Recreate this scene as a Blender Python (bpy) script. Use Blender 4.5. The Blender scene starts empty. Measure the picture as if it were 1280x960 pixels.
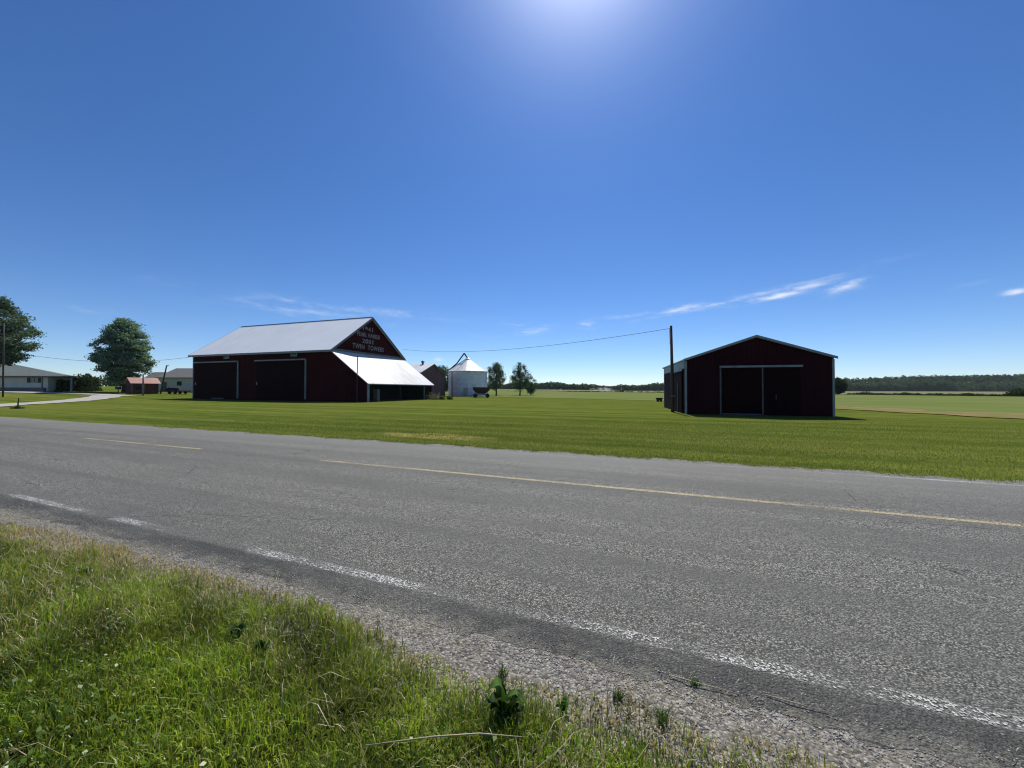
import bpy, math, random
import numpy as np
from mathutils import Vector, Matrix
R = math.radians
random.seed(7); rng = np.random.default_rng(11)
scene = bpy.context.scene
col = scene.collection

# ------------------------------------------------------------------ helpers
CA, SA = math.cos(R(21)), math.sin(R(21))
def uv(u, v):                       # road coordinates (u along, v across) -> x, y
    return (u*CA + v*SA, -u*SA + v*CA)
def to_uv(x, y):
    return (x*CA - y*SA, x*SA + y*CA)
_US = np.array([-1e5, 50, 60, 65, 79, 88, 97, 110, 300, 700, 1e5])
_ZS = np.array([0, 0, .06, .15, .62, .84, 1.12, 1.2, 3.0, 4.0, 4.0])
def gz(x, y):                       # height of the land
    x = np.asarray(x, float); y = np.asarray(y, float)
    u = x*CA - y*SA; v = x*SA + y*CA
    t = np.clip((v-9.5)/20.0, 0, 1); t = t*t*(3-2*t)
    z = np.interp(-u, _US, _ZS)*t
    return z
def g1(x, y): return float(gz(x, y))

def tag(o, label=None, cat=None, group=None, kind=None):
    if label: o['label'] = label
    if cat: o['category'] = cat
    if group: o['group'] = group
    if kind: o['kind'] = kind
    return o
def empty(name, loc, rz=0, label=None, cat=None, group=None):
    o = bpy.data.objects.new(name, None); col.objects.link(o)
    o.location = loc; o.rotation_euler = (0, 0, rz)
    o.empty_display_size = .3
    return tag(o, label, cat, group)

class MB:
    def __init__(s): s.v = []; s.f = []
    def add(s, vs, fs):
        b = len(s.v); s.v += [tuple(p) for p in vs]; s.f += [tuple(i+b for i in f) for f in fs]; return s
    def box(s, x0, y0, z0, x1, y1, z1):
        x0, x1 = min(x0, x1), max(x0, x1); y0, y1 = min(y0, y1), max(y0, y1); z0, z1 = min(z0, z1), max(z0, z1)
        return s.add([(x0,y0,z0),(x1,y0,z0),(x1,y1,z0),(x0,y1,z0),(x0,y0,z1),(x1,y0,z1),(x1,y1,z1),(x0,y1,z1)],
              [(0,3,2,1),(4,5,6,7),(0,1,5,4),(1,2,6,5),(2,3,7,6),(3,0,4,7)])
    def prism(s, pts, axis, a, b):  # polygon extruded along an axis; pts are the two other coordinates in x<y<z order
        n = len(pts)
        def mk(p, c):
            return {'x': (c, p[0], p[1]), 'y': (p[0], c, p[1]), 'z': (p[0], p[1], c)}[axis]
        vs = [mk(p, a) for p in pts] + [mk(p, b) for p in pts]
        fs = [tuple(range(n)), tuple(range(2*n-1, n-1, -1))]
        for i in range(n):
            j = (i+1) % n; fs.append((j, i, i+n, j+n))
        return s.add(vs, fs)
    def tube(s, pts, rad, n=8, cap=True):
        pts = [Vector(p) for p in pts]
        if not hasattr(rad, '__len__'): rad = [rad]*len(pts)
        b = len(s.v)
        for i, p in enumerate(pts):
            d = (pts[min(i+1, len(pts)-1)] - pts[max(i-1, 0)]).normalized()
            a = Vector((0,0,1)) if abs(d.z) < .9 else Vector((1,0,0))
            e1 = d.cross(a).normalized(); e2 = d.cross(e1)
            for k in range(n):
                t = 2*math.pi*k/n
                s.v.append(tuple(p + (e1*math.cos(t)+e2*math.sin(t))*rad[i]))
        for i in range(len(pts)-1):
            for k in range(n):
                l = (k+1) % n
                s.f.append((b+i*n+k, b+i*n+l, b+(i+1)*n+l, b+(i+1)*n+k))
        if cap:
            s.f.append(tuple(b+k for k in range(n-1, -1, -1)))
            s.f.append(tuple(b+(len(pts)-1)*n+k for k in range(n)))
        return s
    def lathe(s, prof, n=24, c=(0,0,0)):
        b = len(s.v)
        for r, z in prof:
            for k in range(n):
                t = 2*math.pi*k/n; s.v.append((c[0]+r*math.cos(t), c[1]+r*math.sin(t), c[2]+z))
        for i in range(len(prof)-1):
            for k in range(n):
                l = (k+1) % n; s.f.append((b+i*n+k, b+i*n+l, b+(i+1)*n+l, b+(i+1)*n+k))
        s.f.append(tuple(b+k for k in range(n-1, -1, -1))); s.f.append(tuple(b+(len(prof)-1)*n+k for k in range(n)))
        return s
    def build(s, name, m, parent=None, loc=None, smooth=False, bevel=0):
        me = bpy.data.meshes.new(name); me.from_pydata(s.v, [], s.f); me.update()
        import bmesh
        bm = bmesh.new(); bm.from_mesh(me); bmesh.ops.recalc_face_normals(bm, faces=bm.faces); bm.to_mesh(me); bm.free()
        if smooth: me.polygons.foreach_set('use_smooth', [True]*len(me.polygons))
        me.materials.append(m)
        o = bpy.data.objects.new(name, me); col.objects.link(o)
        if parent: o.parent = parent
        if loc is not None: o.location = loc
        if bevel:
            md = o.modifiers.new('bevel', 'BEVEL'); md.width = bevel; md.segments = 2; md.limit_method = 'ANGLE'
        return o

def np_mesh(name, verts, loops, starts, totals, m, parent=None, colors=None, smooth=False):
    me = bpy.data.meshes.new(name)
    me.vertices.add(len(verts)); me.vertices.foreach_set('co', np.asarray(verts, np.float32).ravel())
    me.loops.add(len(loops)); me.loops.foreach_set('vertex_index', np.asarray(loops, np.int32))
    me.polygons.add(len(starts)); me.polygons.foreach_set('loop_start', np.asarray(starts, np.int32))
    me.polygons.foreach_set('loop_total', np.asarray(totals, np.int32))
    if smooth: me.polygons.foreach_set('use_smooth', np.ones(len(starts), bool))
    me.update(calc_edges=True); me.validate()
    if colors is not None:
        a = me.color_attributes.new('tint', 'FLOAT_COLOR', 'POINT')
        c = np.ones((len(verts), 4), np.float32); c[:, :3] = colors
        a.data.foreach_set('color', c.ravel())
    me.materials.append(m)
    o = bpy.data.objects.new(name, me); col.objects.link(o)
    if parent: o.parent = parent
    return o

def grid_mesh(name, us, vs, fn, m):           # sheet: fn(U, V) -> x, y, z
    U, V = np.meshgrid(us, vs); x, y, z = fn(U, V)
    P = np.stack([x, y, z], -1).reshape(-1, 3); nu, nv = len(us), len(vs)
    i, j = np.meshgrid(np.arange(nu-1), np.arange(nv-1)); a = (j*nu+i).ravel()
    L = np.stack([a, a+1, a+1+nu, a+nu], -1).ravel(); n = len(a)
    return np_mesh(name, P, L, np.arange(n)*4, np.full(n, 4), m, smooth=True)

# ------------------------------------------------------------------ node helpers
class NT:
    def __init__(s, tree): s.t = tree; tree.nodes.clear()
    def n(s, typ, ins=None, **kw):
        nd = s.t.nodes.new(typ)
        for k, v in kw.items(): setattr(nd, k, v)
        for k, v in (ins or {}).items():
            sock = nd.inputs[k]
            if isinstance(v, bpy.types.NodeSocket): s.t.links.new(v, sock)
            else: sock.default_value = v
        return nd
    def math(s, op, a, b=0.0, c=0.0, clamp=False):
        return s.n('ShaderNodeMath', {0: a, 1: b, 2: c}, operation=op, use_clamp=clamp).outputs[0]
    def smooth(s, x, a, b):
        nd = s.n('ShaderNodeMapRange', {'Value': x, 'From Min': a, 'From Max': b, 'To Min': 0., 'To Max': 1.}, interpolation_type='SMOOTHSTEP'); return nd.outputs[0]
    def mix(s, f, a, b, mode='MIX'):
        nd = s.n('ShaderNodeMix', data_type='RGBA', blend_type=mode)
        for sock, v in ((nd.inputs[0], f), (nd.inputs[6], a), (nd.inputs[7], b)):
            if isinstance(v, bpy.types.NodeSocket): s.t.links.new(v, sock)
            else: sock.default_value = (v if not hasattr(v, '__len__') or len(v) == 4 else (*v, 1))
        return nd.outputs[2]
    def noise(s, vec, scale, detail=4, rough=.55):
        return s.n('ShaderNodeTexNoise', {'Vector': vec, 'Scale': scale, 'Detail': detail, 'Roughness': rough}).outputs[0]
    def mapping(s, vec, scale=(1,1,1), rot=(0,0,0), loc=(0,0,0)):
        return s.n('ShaderNodeMapping', {'Vector': vec, 'Scale': scale, 'Rotation': rot, 'Location': loc}).outputs[0]
def c4(c): return (*c, 1)
def new_mat(name):
    m = bpy.data.materials.new(name); m.use_nodes = True
    return m, NT(m.node_tree)
def roaduv(t):                      # world position turned to run along the road
    geo = t.n('ShaderNodeNewGeometry')
    return t.n('ShaderNodeVectorRotate', {'Vector': geo.outputs['Position'], 'Angle': R(21)}, rotation_type='Z_AXIS').outputs[0]
def out(t, bsdf): t.n('ShaderNodeOutputMaterial', {'Surface': bsdf})

def simple(name, c, rough=.6, metal=0., var=.25, scale=3., c2=None, spec=.5, bump=0.):
    m, t = new_mat(name)
    tc = t.n('ShaderNodeTexCoord').outputs['Object']
    f = t.noise(tc, scale, 5, .6)
    f = t.smooth(f, .35, .68)
    b = c2 if c2 else tuple(x*(1-var) for x in c)
    cc = t.mix(f, c, b)
    ins = {'Base Color': cc, 'Roughness': rough, 'Metallic': metal, 'Specular IOR Level': spec}
    if bump:
        ins['Normal'] = t.n('ShaderNodeBump', {'Height': f, 'Strength': bump, 'Distance': .02}).outputs[0]
    out(t, t.n('ShaderNodeBsdfPrincipled', ins).outputs[0]); return m

def siding(name, c, c2, pitch, axis, rough=.45, metal=0., streak=(2.2, 2.2, .16), bump=.5, spec=.5, seam_shade=.35, lo=.3, hi=.75):
    # ribs run vertically; axis = the local horizontal direction that crosses them
    m, t = new_mat(name)
    tc = t.n('ShaderNodeTexCoord').outputs['Object']
    sep = t.n('ShaderNodeSeparateXYZ', {0: tc})
    h = t.math('ADD', sep.outputs[0], sep.outputs[1]) if axis == 'xy' else sep.outputs[axis]
    fr = t.math('FRACT', t.math('DIVIDE', h, pitch))
    rib = t.smooth(t.math('ABSOLUTE', t.math('SUBTRACT', fr, .5)), .36, .46)
    cell = t.math('FLOOR', t.math('DIVIDE', h, pitch*4))
    wn = t.n('ShaderNodeTexWhiteNoise', {'W': cell}, noise_dimensions='1D').outputs[0]
    st = t.noise(t.mapping(tc, streak), 1.6, 6, .65)
    big = t.noise(tc, .35, 3)
    f = t.math('ADD', t.math('MULTIPLY', t.smooth(st, lo, hi), .65), t.math('MULTIPLY', wn, .3), clamp=True)
    f = t.math('MULTIPLY', f, t.math('ADD', .45, t.smooth(big, .3, .7)), clamp=True)
    cc = t.mix(f, c, c2)
    cc = t.mix(t.math('MULTIPLY', rib, seam_shade), cc, tuple(x*.45 for x in c2))  # shading of the rib seams put into the colour; the bump alone hardly shows
    nb = t.n('ShaderNodeBump', {'Height': rib, 'Strength': bump, 'Distance': .02}).outputs[0]
    out(t, t.n('ShaderNodeBsdfPrincipled', {'Base Color': cc, 'Roughness': rough, 'Metallic': metal, 'Specular IOR Level': spec, 'Normal': nb}).outputs[0]); return m

def leaf_mat(name, trans=.45, gloss=.06):
    m, t = new_mat(name)
    a = t.n('ShaderNodeAttribute', attribute_name='tint').outputs['Color']
    d = t.n('ShaderNodeBsdfDiffuse', {'Color': a}).outputs[0]
    tr = t.n('ShaderNodeBsdfTranslucent', {'Color': t.mix(1., a, (1.0, 1.0, .55), 'MULTIPLY')}).outputs[0]
    s1 = t.n('ShaderNodeMixShader', {0: trans, 1: d, 2: tr}).outputs[0]
    g = t.n('ShaderNodeBsdfGlossy', {'Color': (1,1,1,1), 'Roughness': .42}).outputs[0]
    out(t, t.n('ShaderNodeMixShader', {0: gloss, 1: s1, 2: g}).outputs[0]); return m

M = {}
M['leaf'] = leaf_mat('leaf', .42, .008)
M['blade'] = leaf_mat('grass_blade', .5, .03)
M['straw'] = leaf_mat('straw', .3, .03)
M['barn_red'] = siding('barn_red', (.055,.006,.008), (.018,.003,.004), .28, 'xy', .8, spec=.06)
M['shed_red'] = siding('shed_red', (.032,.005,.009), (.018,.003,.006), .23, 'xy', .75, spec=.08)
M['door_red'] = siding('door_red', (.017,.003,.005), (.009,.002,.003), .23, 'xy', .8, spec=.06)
M['old_red'] = siding('old_red', (.20,.10,.105), (.12,.06,.065), .25, 'xy', .8, spec=.3)
M['roof_white'] = siding('roof_white', (.88,.89,.89), (.76,.77,.76), .75, 0, .5, .0, (3., .2, .2), seam_shade=.07, lo=.4, hi=.7)
M['roof_lean'] = siding('roof_lean', (.62,.62,.61), (.20,.19,.17), .75, 1, .5, .0, (.12, 2.2, .12), seam_shade=.22, lo=.47, hi=.72)
M['roof_small'] = siding('roof_small', (.70,.70,.69), (.48,.46,.43), .6, 0, .5, .1, (3., .2, .2))
M['trim'] = simple('white_trim', (.27,.285,.29), .5, 0, .3, 2.)
M['trim_dull'] = simple('dull_trim', (.13,.135,.14), .6, 0, .3, 2.)
M['soffit'] = simple('soffit', (.42,.42,.40), .7)
M['letter'] = simple('letter_paint', (.30,.28,.29), .7, 0, .35, 2.)
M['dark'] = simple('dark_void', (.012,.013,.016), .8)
M['glass'] = simple('window_glass', (.03,.04,.05), .08, 0, .1)
M['wood'] = simple('pole_wood', (.085,.065,.05), .85, 0, .45, 6., bump=.3)
M['greywood'] = simple('grey_wood', (.20,.19,.17), .85, 0, .4, 5.)
M['bark'] = simple('bark', (.055,.045,.036), .95, 0, .5, 8., bump=.6)
M['wire'] = simple('wire', (.06,.06,.065), .6)
M['concrete'] = simple('concrete', (.42,.41,.38), .9, 0, .25, 1.5)
M['bin_wall'] = simple('bin_steel', (.72,.75,.80), .55, .12, .2, 1.2)
M['bin_roof'] = simple('bin_roof_steel', (.74,.74,.69), .45, .1, .15, 1.2)
M['wagon_red'] = simple('wagon_red', (.038,.012,.014), .6, 0, .5, 3.)
M['black'] = simple('black_rubber', (.015,.015,.016), .8)
M['steel'] = simple('dark_steel', (.06,.06,.065), .5, .3)
M['galv'] = simple('galvanised', (.35,.36,.37), .45, .6)
M['house_wall'] = simple('house_wall', (.80,.77,.70), .7, 0, .1, 1.)
M['house_roof'] = simple('house_roof', (.17,.20,.19), .85, 0, .2, 1.5)
M['found'] = simple('foundation', (.22,.22,.22), .9)
M['shutter'] = simple('shutter', (.02,.025,.03), .6)
M['shed_roof'] = simple('terracotta_roof', (.42,.20,.15), .6, 0, .2, 1.5)
M['shed_wall'] = simple('brown_red_wall', (.12,.045,.035), .8, 0, .3, 2.)
M['gar_wall'] = simple('garage_wall', (.66,.67,.66), .6, 0, .1, 1.)
M['gar_roof'] = simple('garage_roof', (.15,.145,.14), .9, 0, .2, 1.5)
M['tractor'] = simple('tractor_green', (.03,.08,.03), .5)
M['stone'] = simple('grey_stone', (.30,.29,.27), .9, 0, .35, 5.)

# ---- ground materials
def lawn_mat():
    m, t = new_mat('lawn'); p = roaduv(t)
    big = t.noise(t.mapping(p, (.05, .11, 1)), 1., 4, .6)
    stripe = t.noise(t.mapping(p, (.025, .75, 1)), 1., 3, .6)
    mid = t.noise(t.mapping(p, (.5, 1.6, 1)), 1., 5, .65)
    fine = t.noise(t.mapping(p, (9, 14, 1)), 1., 4, .7)
    f = t.math('ADD', t.math('MULTIPLY', t.smooth(stripe, .36, .64), .55), t.math('MULTIPLY', t.smooth(mid, .3, .7), .45))
    a = t.mix(f, (.062,.098,.013), (.172,.195,.040))
    a = t.mix(t.math('MULTIPLY', t.smooth(big, .45, .7), .5), a, (.150,.150,.034))
    dry = t.math('MULTIPLY', t.smooth(mid, .56, .72), t.smooth(stripe, .45, .65))
    a = t.mix(t.math('MULTIPLY', dry, .6), a, (.20,.165,.065))
    # bleached patch by the road
    sp = t.n('ShaderNodeSeparateXYZ', {0: p})
    du = t.math('DIVIDE', t.math('ADD', sp.outputs[0], 7.2), 2.6); dv = t.math('DIVIDE', t.math('SUBTRACT', sp.outputs[1], 11.0), .8)
    r2 = t.math('ADD', t.math('MULTIPLY', du, du), t.math('MULTIPLY', dv, dv))
    pm = t.math('MULTIPLY', t.smooth(r2, 1.2, .2), t.smooth(t.noise(t.mapping(p, (.9, 2.5, 1)), 1., 5, .7), .36, .56))
    a = t.mix(t.math('MULTIPLY', pm, .9), a, (.36,.30,.10))
    a = t.mix(t.math('MULTIPLY', t.smooth(fine, .35, .75), .55), a, t.mix(1., a, (.65,.68,.6), 'MULTIPLY'))
    nb = t.n('ShaderNodeBump', {'Height': fine, 'Strength': .7, 'Distance': .05}).outputs[0]
    out(t, t.n('ShaderNodeBsdfPrincipled', {'Base Color': a, 'Roughness': .9, 'Specular IOR Level': .0, 'Normal': nb}).outputs[0]); return m
M['lawn'] = lawn_mat()
def field_mat(name, c1, c2, c3, sx, sy):
    m, t = new_mat(name); p = roaduv(t)
    a = t.noise(t.mapping(p, (sx, sy, 1)), 1., 5, .65); b = t.noise(t.mapping(p, (sx*4, sy*5, 1)), 1., 4, .7)
    cc = t.mix(t.smooth(a, .38, .62), c1, c2); cc = t.mix(t.math('MULTIPLY', t.smooth(b, .48, .72), .7), cc, c3)
    nb = t.n('ShaderNodeBump', {'Height': b, 'Strength': .6, 'Distance': .15}).outputs[0]
    out(t, t.n('ShaderNodeBsdfPrincipled', {'Base Color': cc, 'Roughness': .9, 'Specular IOR Level': .0, 'Normal': nb}).outputs[0]); return m
M['hay'] = field_mat('hay_field', (.135,.175,.045), (.165,.195,.065), (.19,.18,.09), .05, .12)
M['tan'] = field_mat('dry_strip', (.27,.215,.10), (.18,.17,.06), (.12,.12,.04), .3, .8)
M['stubble'] = field_mat('far_stubble', (.18,.185,.10), (.22,.21,.12), (.14,.16,.08), .01, .03)
M['meadow'] = field_mat('meadow', (.12,.165,.025), (.10,.14,.02), (.14,.17,.04), .03, .06)
M['ditch'] = field_mat('ditch', (.022,.035,.010), (.03,.045,.012), (.05,.05,.02), .2, .4)
M['hillside'] = field_mat('hillside', (.02,.035,.015), (.025,.04,.018), (.03,.045,.02), .01, .02)
def verge_mat():
    m, t = new_mat('verge_soil'); p = roaduv(t)
    sp = t.n('ShaderNodeSeparateXYZ', {0: p})
    n1 = t.noise(p, 1.6, 5, .65); n2 = t.noise(p, 45., 4, .7)
    a = t.mix(t.smooth(n2, .35, .7), (.030,.042,.008), (.065,.076,.018))
    edge = t.smooth(t.math('ADD', sp.outputs[1], t.math('MULTIPLY', t.math('SUBTRACT', n1, .5), .9)), 1.35, 1.85)
    tan = t.mix(t.smooth(n2, .3, .7), (.22,.18,.11), (.38,.32,.20))
    a = t.mix(edge, a, tan)
    nb = t.n('ShaderNodeBump', {'Height': n2, 'Strength': .8, 'Distance': .03}).outputs[0]
    out(t, t.n('ShaderNodeBsdfPrincipled', {'Base Color': a, 'Roughness': .95, 'Specular IOR Level': .0, 'Normal': nb}).outputs[0]); return m
M['verge'] = verge_mat()
def stones(t, p, scale, lo, hi, seed=0.):
    v = t.n('ShaderNodeTexVoronoi', {'Vector': t.mapping(p, (1,1,1), (0,0,0), (seed, seed*2, 0)), 'Scale': scale}, feature='F1')
    sc = t.n('ShaderNodeSeparateColor', {0: v.outputs['Color']})
    return v.outputs['Distance'], sc.outputs[0], sc.outputs[1]
def asphalt_mat():
    m, t = new_mat('asphalt'); p = roaduv(t)
    sp = t.n('ShaderNodeSeparateXYZ', {0: p}); vv = sp.outputs[1]
    d, r1, r2 = stones(t, p, 98., 0, 1)
    d2, q1, q2 = stones(t, p, 60., 0, 1, 3.3)
    g = t.math('POWER', r1, 2.2)
    a = t.mix(g, (.048,.047,.043), (.66,.645,.59))
    a = t.mix(t.math('MULTIPLY', t.smooth(q1, .72, .95), .55), a, (.48,.465,.43))
    a = t.mix(t.math('MULTIPLY', t.smooth(d, .35, .62), .75), a, (.025,.025,.026))
    big = t.noise(t.mapping(p, (.25, 1.1, 1)), 1., 5, .6)
    long = t.noise(t.mapping(p, (.05, 2.6, 1)), 1., 4, .6)
    k = t.math('ADD', t.math('MULTIPLY', t.smooth(big, .35, .65), .40), t.math('MULTIPLY', t.smooth(long, .38, .62), .42))
    a = t.mix(t.math('MULTIPLY', k, 1.), a, (.105,.103,.098))
    # darker tar strip outside the edge line
    n1 = t.noise(p, 2.5, 4, .6)
    ve = t.math('ADD', vv, t.math('MULTIPLY', t.math('SUBTRACT', n1, .5), .14))
    strip = t.smooth(ve, 2.50, 2.43)
    tar = t.mix(t.smooth(t.noise(p, 60., 4, .7), .4, .75), (.026,.026,.026), (.090,.088,.082))
    a = t.mix(t.math('MULTIPLY', strip, t.math('ADD', .28, t.math('MULTIPLY', t.smooth(t.noise(t.mapping(p, (.8, 3., 1)), 1., 5, .7), .36, .6), .5))), a, tar)
    n3 = t.noise(p, 4., 5, .7)
    dusty = t.math('MULTIPLY', t.smooth(t.math('ADD', ve, t.math('MULTIPLY', t.math('SUBTRACT', n3, .5), .55)), 2.30, 2.17), .55)
    a = t.mix(dusty, a, t.mix(r2, (.12,.115,.10), (.26,.25,.22)))
    # polished wheel paths
    wp = None
    for c_ in (3.35, 5.05, 7.05, 8.35):
        w_ = t.smooth(t.math('ABSOLUTE', t.math('SUBTRACT', t.math('ADD', vv, t.math('MULTIPLY', t.math('SUBTRACT', big, .5), .5)), c_)), .42, .08)
        wp = w_ if wp is None else t.math('MAXIMUM', wp, w_)
    a = t.mix(t.math('MULTIPLY', wp, .28), a, (.10,.098,.094))
    # cracks
    cv = t.n('ShaderNodeTexVoronoi', {'Vector': t.mapping(p, (.45, .8, 1)), 'Scale': 1.}, feature='DISTANCE_TO_EDGE').outputs['Distance']
    wob = t.math('ADD', cv, t.math('MULTIPLY', t.math('SUBTRACT', t.noise(p, 6., 4), .5), .05))
    crack = t.math('MULTIPLY', t.smooth(t.math('ABSOLUTE', wob), .006, .0015), t.smooth(t.noise(p, .5, 2), .52, .6))
    a = t.mix(t.math('MULTIPLY', crack, .7), a, (.02,.02,.02))
    # farther lane grows paler towards its outer edge
    a = t.mix(t.math('MULTIPLY', t.smooth(vv, 6.4, 8.8), .4), a, (.24,.235,.22))
    h = t.math('ADD', t.math('SUBTRACT', 1., d), t.math('MULTIPLY', t.math('SUBTRACT', 1., d2), .8))
    nb = t.n('ShaderNodeBump', {'Height': h, 'Strength': .75, 'Distance': .008}).outputs[0]
    out(t, t.n('ShaderNodeBsdfPrincipled', {'Base Color': t.mix(1., a, (1.03, 1.02, .93), 'MULTIPLY'), 'Roughness': .75, 'Specular IOR Level': .22, 'Normal': nb}).outputs[0]); return m
M['asphalt'] = asphalt_mat()
def gravel_mat(name='gravel', base=((.06,.056,.048), (.40,.375,.32)), scale=66.):
    m, t = new_mat(name); p = roaduv(t)
    d, r1, r2 = stones(t, p, scale, 0, 1, 1.7)
    a = t.mix(r1, *base)
    a = t.mix(t.math('MULTIPLY', t.smooth(d, .38, .65), .5), a, (.10,.09,.075))
    big = t.noise(p, 2.2, 5, .65)
    a = t.mix(t.math('MULTIPLY', t.smooth(big, .45, .7), .55), a, (.22,.185,.125))
    nb = t.n('ShaderNodeBump', {'Height': t.math('SUBTRACT', 1., d), 'Strength': .8, 'Distance': .010}).outputs[0]
    out(t, t.n('ShaderNodeBsdfPrincipled', {'Base Color': a, 'Roughness': .85, 'Specular IOR Level': .25, 'Normal': nb}).outputs[0]); return m
M['gravel'] = gravel_mat()
M['drive'] = gravel_mat('drive_gravel', ((.42,.40,.35), (.62,.59,.52)), 20.)
def paint_mat(name, c, lo, hi, segs=None, width=.05, vc=0.):
    m, t = new_mat(name); p = roaduv(t)
    d, r1, r2 = stones(t, p, 78., 0, 1)
    sp = t.n('ShaderNodeSeparateXYZ', {0: p})
    n = t.noise(t.mapping(p, (.8, 1.2, 1)), 1., 3, .55); n2 = t.noise(p, 14., 4, .7)
    wear = t.math('ADD', t.math('MULTIPLY', n, .80), t.math('ADD', t.math('MULTIPLY', n2, .22), t.math('MULTIPLY', r1, .22)))
    if segs:
        uu = t.math('ADD', sp.outputs[0], t.math('MULTIPLY', t.math('SUBTRACT', t.noise(p, 3., 3), .5), .5)); on = None
        for a, b in segs:
            q = t.math('MULTIPLY', t.smooth(uu, a-.25, a+.3), t.smooth(uu, b+.25, b-.3)); on = q if on is None else t.math('MAXIMUM', on, q)
        wear = t.math('ADD', wear, t.math('SUBTRACT', t.math('MULTIPLY', on, .17), .085))
    edge = t.smooth(t.math('ABSOLUTE', t.math('SUBTRACT', sp.outputs[1], vc)), width, width*.55)
    k = t.math('MULTIPLY', t.smooth(wear, lo, hi), t.math('MULTIPLY', edge, t.smooth(d, .66, .40)))
    cc = t.mix(r2, c, tuple(x*.78 for x in c))
    b = t.n('ShaderNodeBsdfPrincipled', {'Base Color': cc, 'Roughness': .65}).outputs[0]
    tr = t.n('ShaderNodeBsdfTransparent').outputs[0]
    out(t, t.n('ShaderNodeMixShader', {0: k, 1: tr, 2: b}).outputs[0]); return m
M['white_line'] = paint_mat('white_paint', (.66,.65,.60), .58, .82, [(-60, -10), (-8.9, -6.5), (-6.25, -5.55), (-3.7, -1.8), (-.8, .1), (.32, 1.56), (2.4, 40)], width=.066, vc=2.52)
M['white_far'] = paint_mat('white_paint_far', (.66,.65,.62), .56, .70, width=.07, vc=8.80)
M['yellow'] = paint_mat('yellow_paint', (.64,.52,.27), .37, .60, width=.07, vc=6.20)
M['yellow_faint'] = paint_mat('yellow_paint_faint', (.42,.37,.26), .55, .72, width=.07, vc=6.20)

# ------------------------------------------------------------------ ground, road
def nonuni(a, b, fine0, fine1, step, grow=1.25):
    mid = np.arange(fine0, fine1+1e-6, step); r = [fine1]; s = step
    while r[-1] < b: s *= grow; r.append(r[-1]+s)
    l = [fine0]; s = step
    while l[-1] > a: s *= grow; l.append(l[-1]-s)
    return np.array(sorted(set(l[1:])) + list(mid) + r[1:])
us = nonuni(-5000, 5000, -160, 60, 4); vs = nonuni(-600, 6000, -4, 120, 4)
def fground(U, V):
    x = U*CA+V*SA; y = -U*SA+V*CA
    return x, y, gz(x, y) - np.where(V < 2.5, .10, 0)
o = grid_mesh('ground', us, vs, fground, M['lawn']); tag(o, kind='structure')

def fsheet(h):
    def f(U, V):
        x = U*CA+V*SA; y = -U*SA+V*CA
        return x, y, np.zeros_like(x)+h
    return f
def wobble(u, s, a):
    return a*(np.sin(u*2.1+s)+.8*np.sin(u*5.3+2*s)+.7*np.sin(u*11.7+3*s)+.5*np.sin(u*27.1+s*5))/2
# gravel shoulder on the near side
ug = np.concatenate([np.arange(-400, -20, 4.), np.arange(-20, 14, .06), np.arange(14, 300, 4.)])
def fgravel(U, V):
    w = wobble(U, 1.3, .06)
    v = np.where(V > .5, 2.30, 1.35 + w)
    x = U*CA+v*SA; y = -U*SA+v*CA
    return x, y, np.zeros_like(x)+.012
tag(grid_mesh('gravel_shoulder', ug, np.array([0., 1.]), fgravel, M['gravel']), kind='structure')
def fgravel2(U, V):
    v = np.where(V > .5, 9.26 + wobble(U, .4, .12), 8.7)
    x = U*CA+v*SA; y = -U*SA+v*CA
    return x, y, np.zeros_like(x)+.012
tag(grid_mesh('far_gravel_edge', ug, np.array([0., 1.]), fgravel2, M['gravel']), kind='structure')
def froad(U, V):
    v = V.copy(); v = np.where(V < 2.25, V + wobble(U, 2.2, .03) + np.where(np.abs(U) < 20, rng.normal(0, .016, U.shape), 0), v); v = np.where(V > 8.9, V + wobble(U, 4.2, .04) + np.where(np.abs(U) < 20, rng.normal(0, .02, U.shape), 0), v)
    x = U*CA+v*SA; y = -U*SA+v*CA
    z = np.where((V < 2.25) | (V > 8.9), .014, .024)
    return x, y, z
tag(grid_mesh('road', ug, np.array([2.19, 2.27, 4, 6.2, 8, 8.85, 8.95]), froad, M['asphalt']), kind='structure')
def strip(name, u0, u1, vc, w, m):
    n = max(2, int((u1-u0)/2))
    o = grid_mesh(name, np.linspace(u0, u1, n), np.array([vc-w, vc+w]), fsheet(.028), m); return tag(o, kind='structure')
strip('edge_line', -60, 40, 2.52, .085, M['white_line'])
strip('edge_line', 1.0, 60, 8.80, .07, M['white_far'])
strip('centre_line', -17.0, -11.1, 6.20, .07, M['yellow'])
strip('centre_line', -6.95, 5.2, 6.20, .07, M['yellow'])
strip('centre_line', -33, -22, 6.20, .07, M['yellow_faint'])

# near verge with small humps
def hump(x, y):
    return .025*np.sin(x*2.3+.7)*np.cos(y*2.9) + .018*np.sin(x*5.1+y*3.7) + .012*np.sin(y*7.7-x*6.1)
def vergez(u, v):
    x = u*CA+v*SA; y = -u*SA+v*CA
    t = np.clip((1.75-v)/.7, 0, 1)
    return .018 + t*(hump(x, y)+.03)
def fverge(U, V):
    v = np.where(V > 1.6, V + wobble(U, 7.1, .10), V)
    x = U*CA+v*SA; y = -U*SA+v*CA
    return x, y, np.where(V > 1.6, .006, vergez(U, v))
tag(grid_mesh('verge', np.arange(-16, 9, .08), np.concatenate([np.arange(-6, 1.55, .1), [1.58, 1.68]]), fverge, M['verge']), kind='structure')

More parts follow.
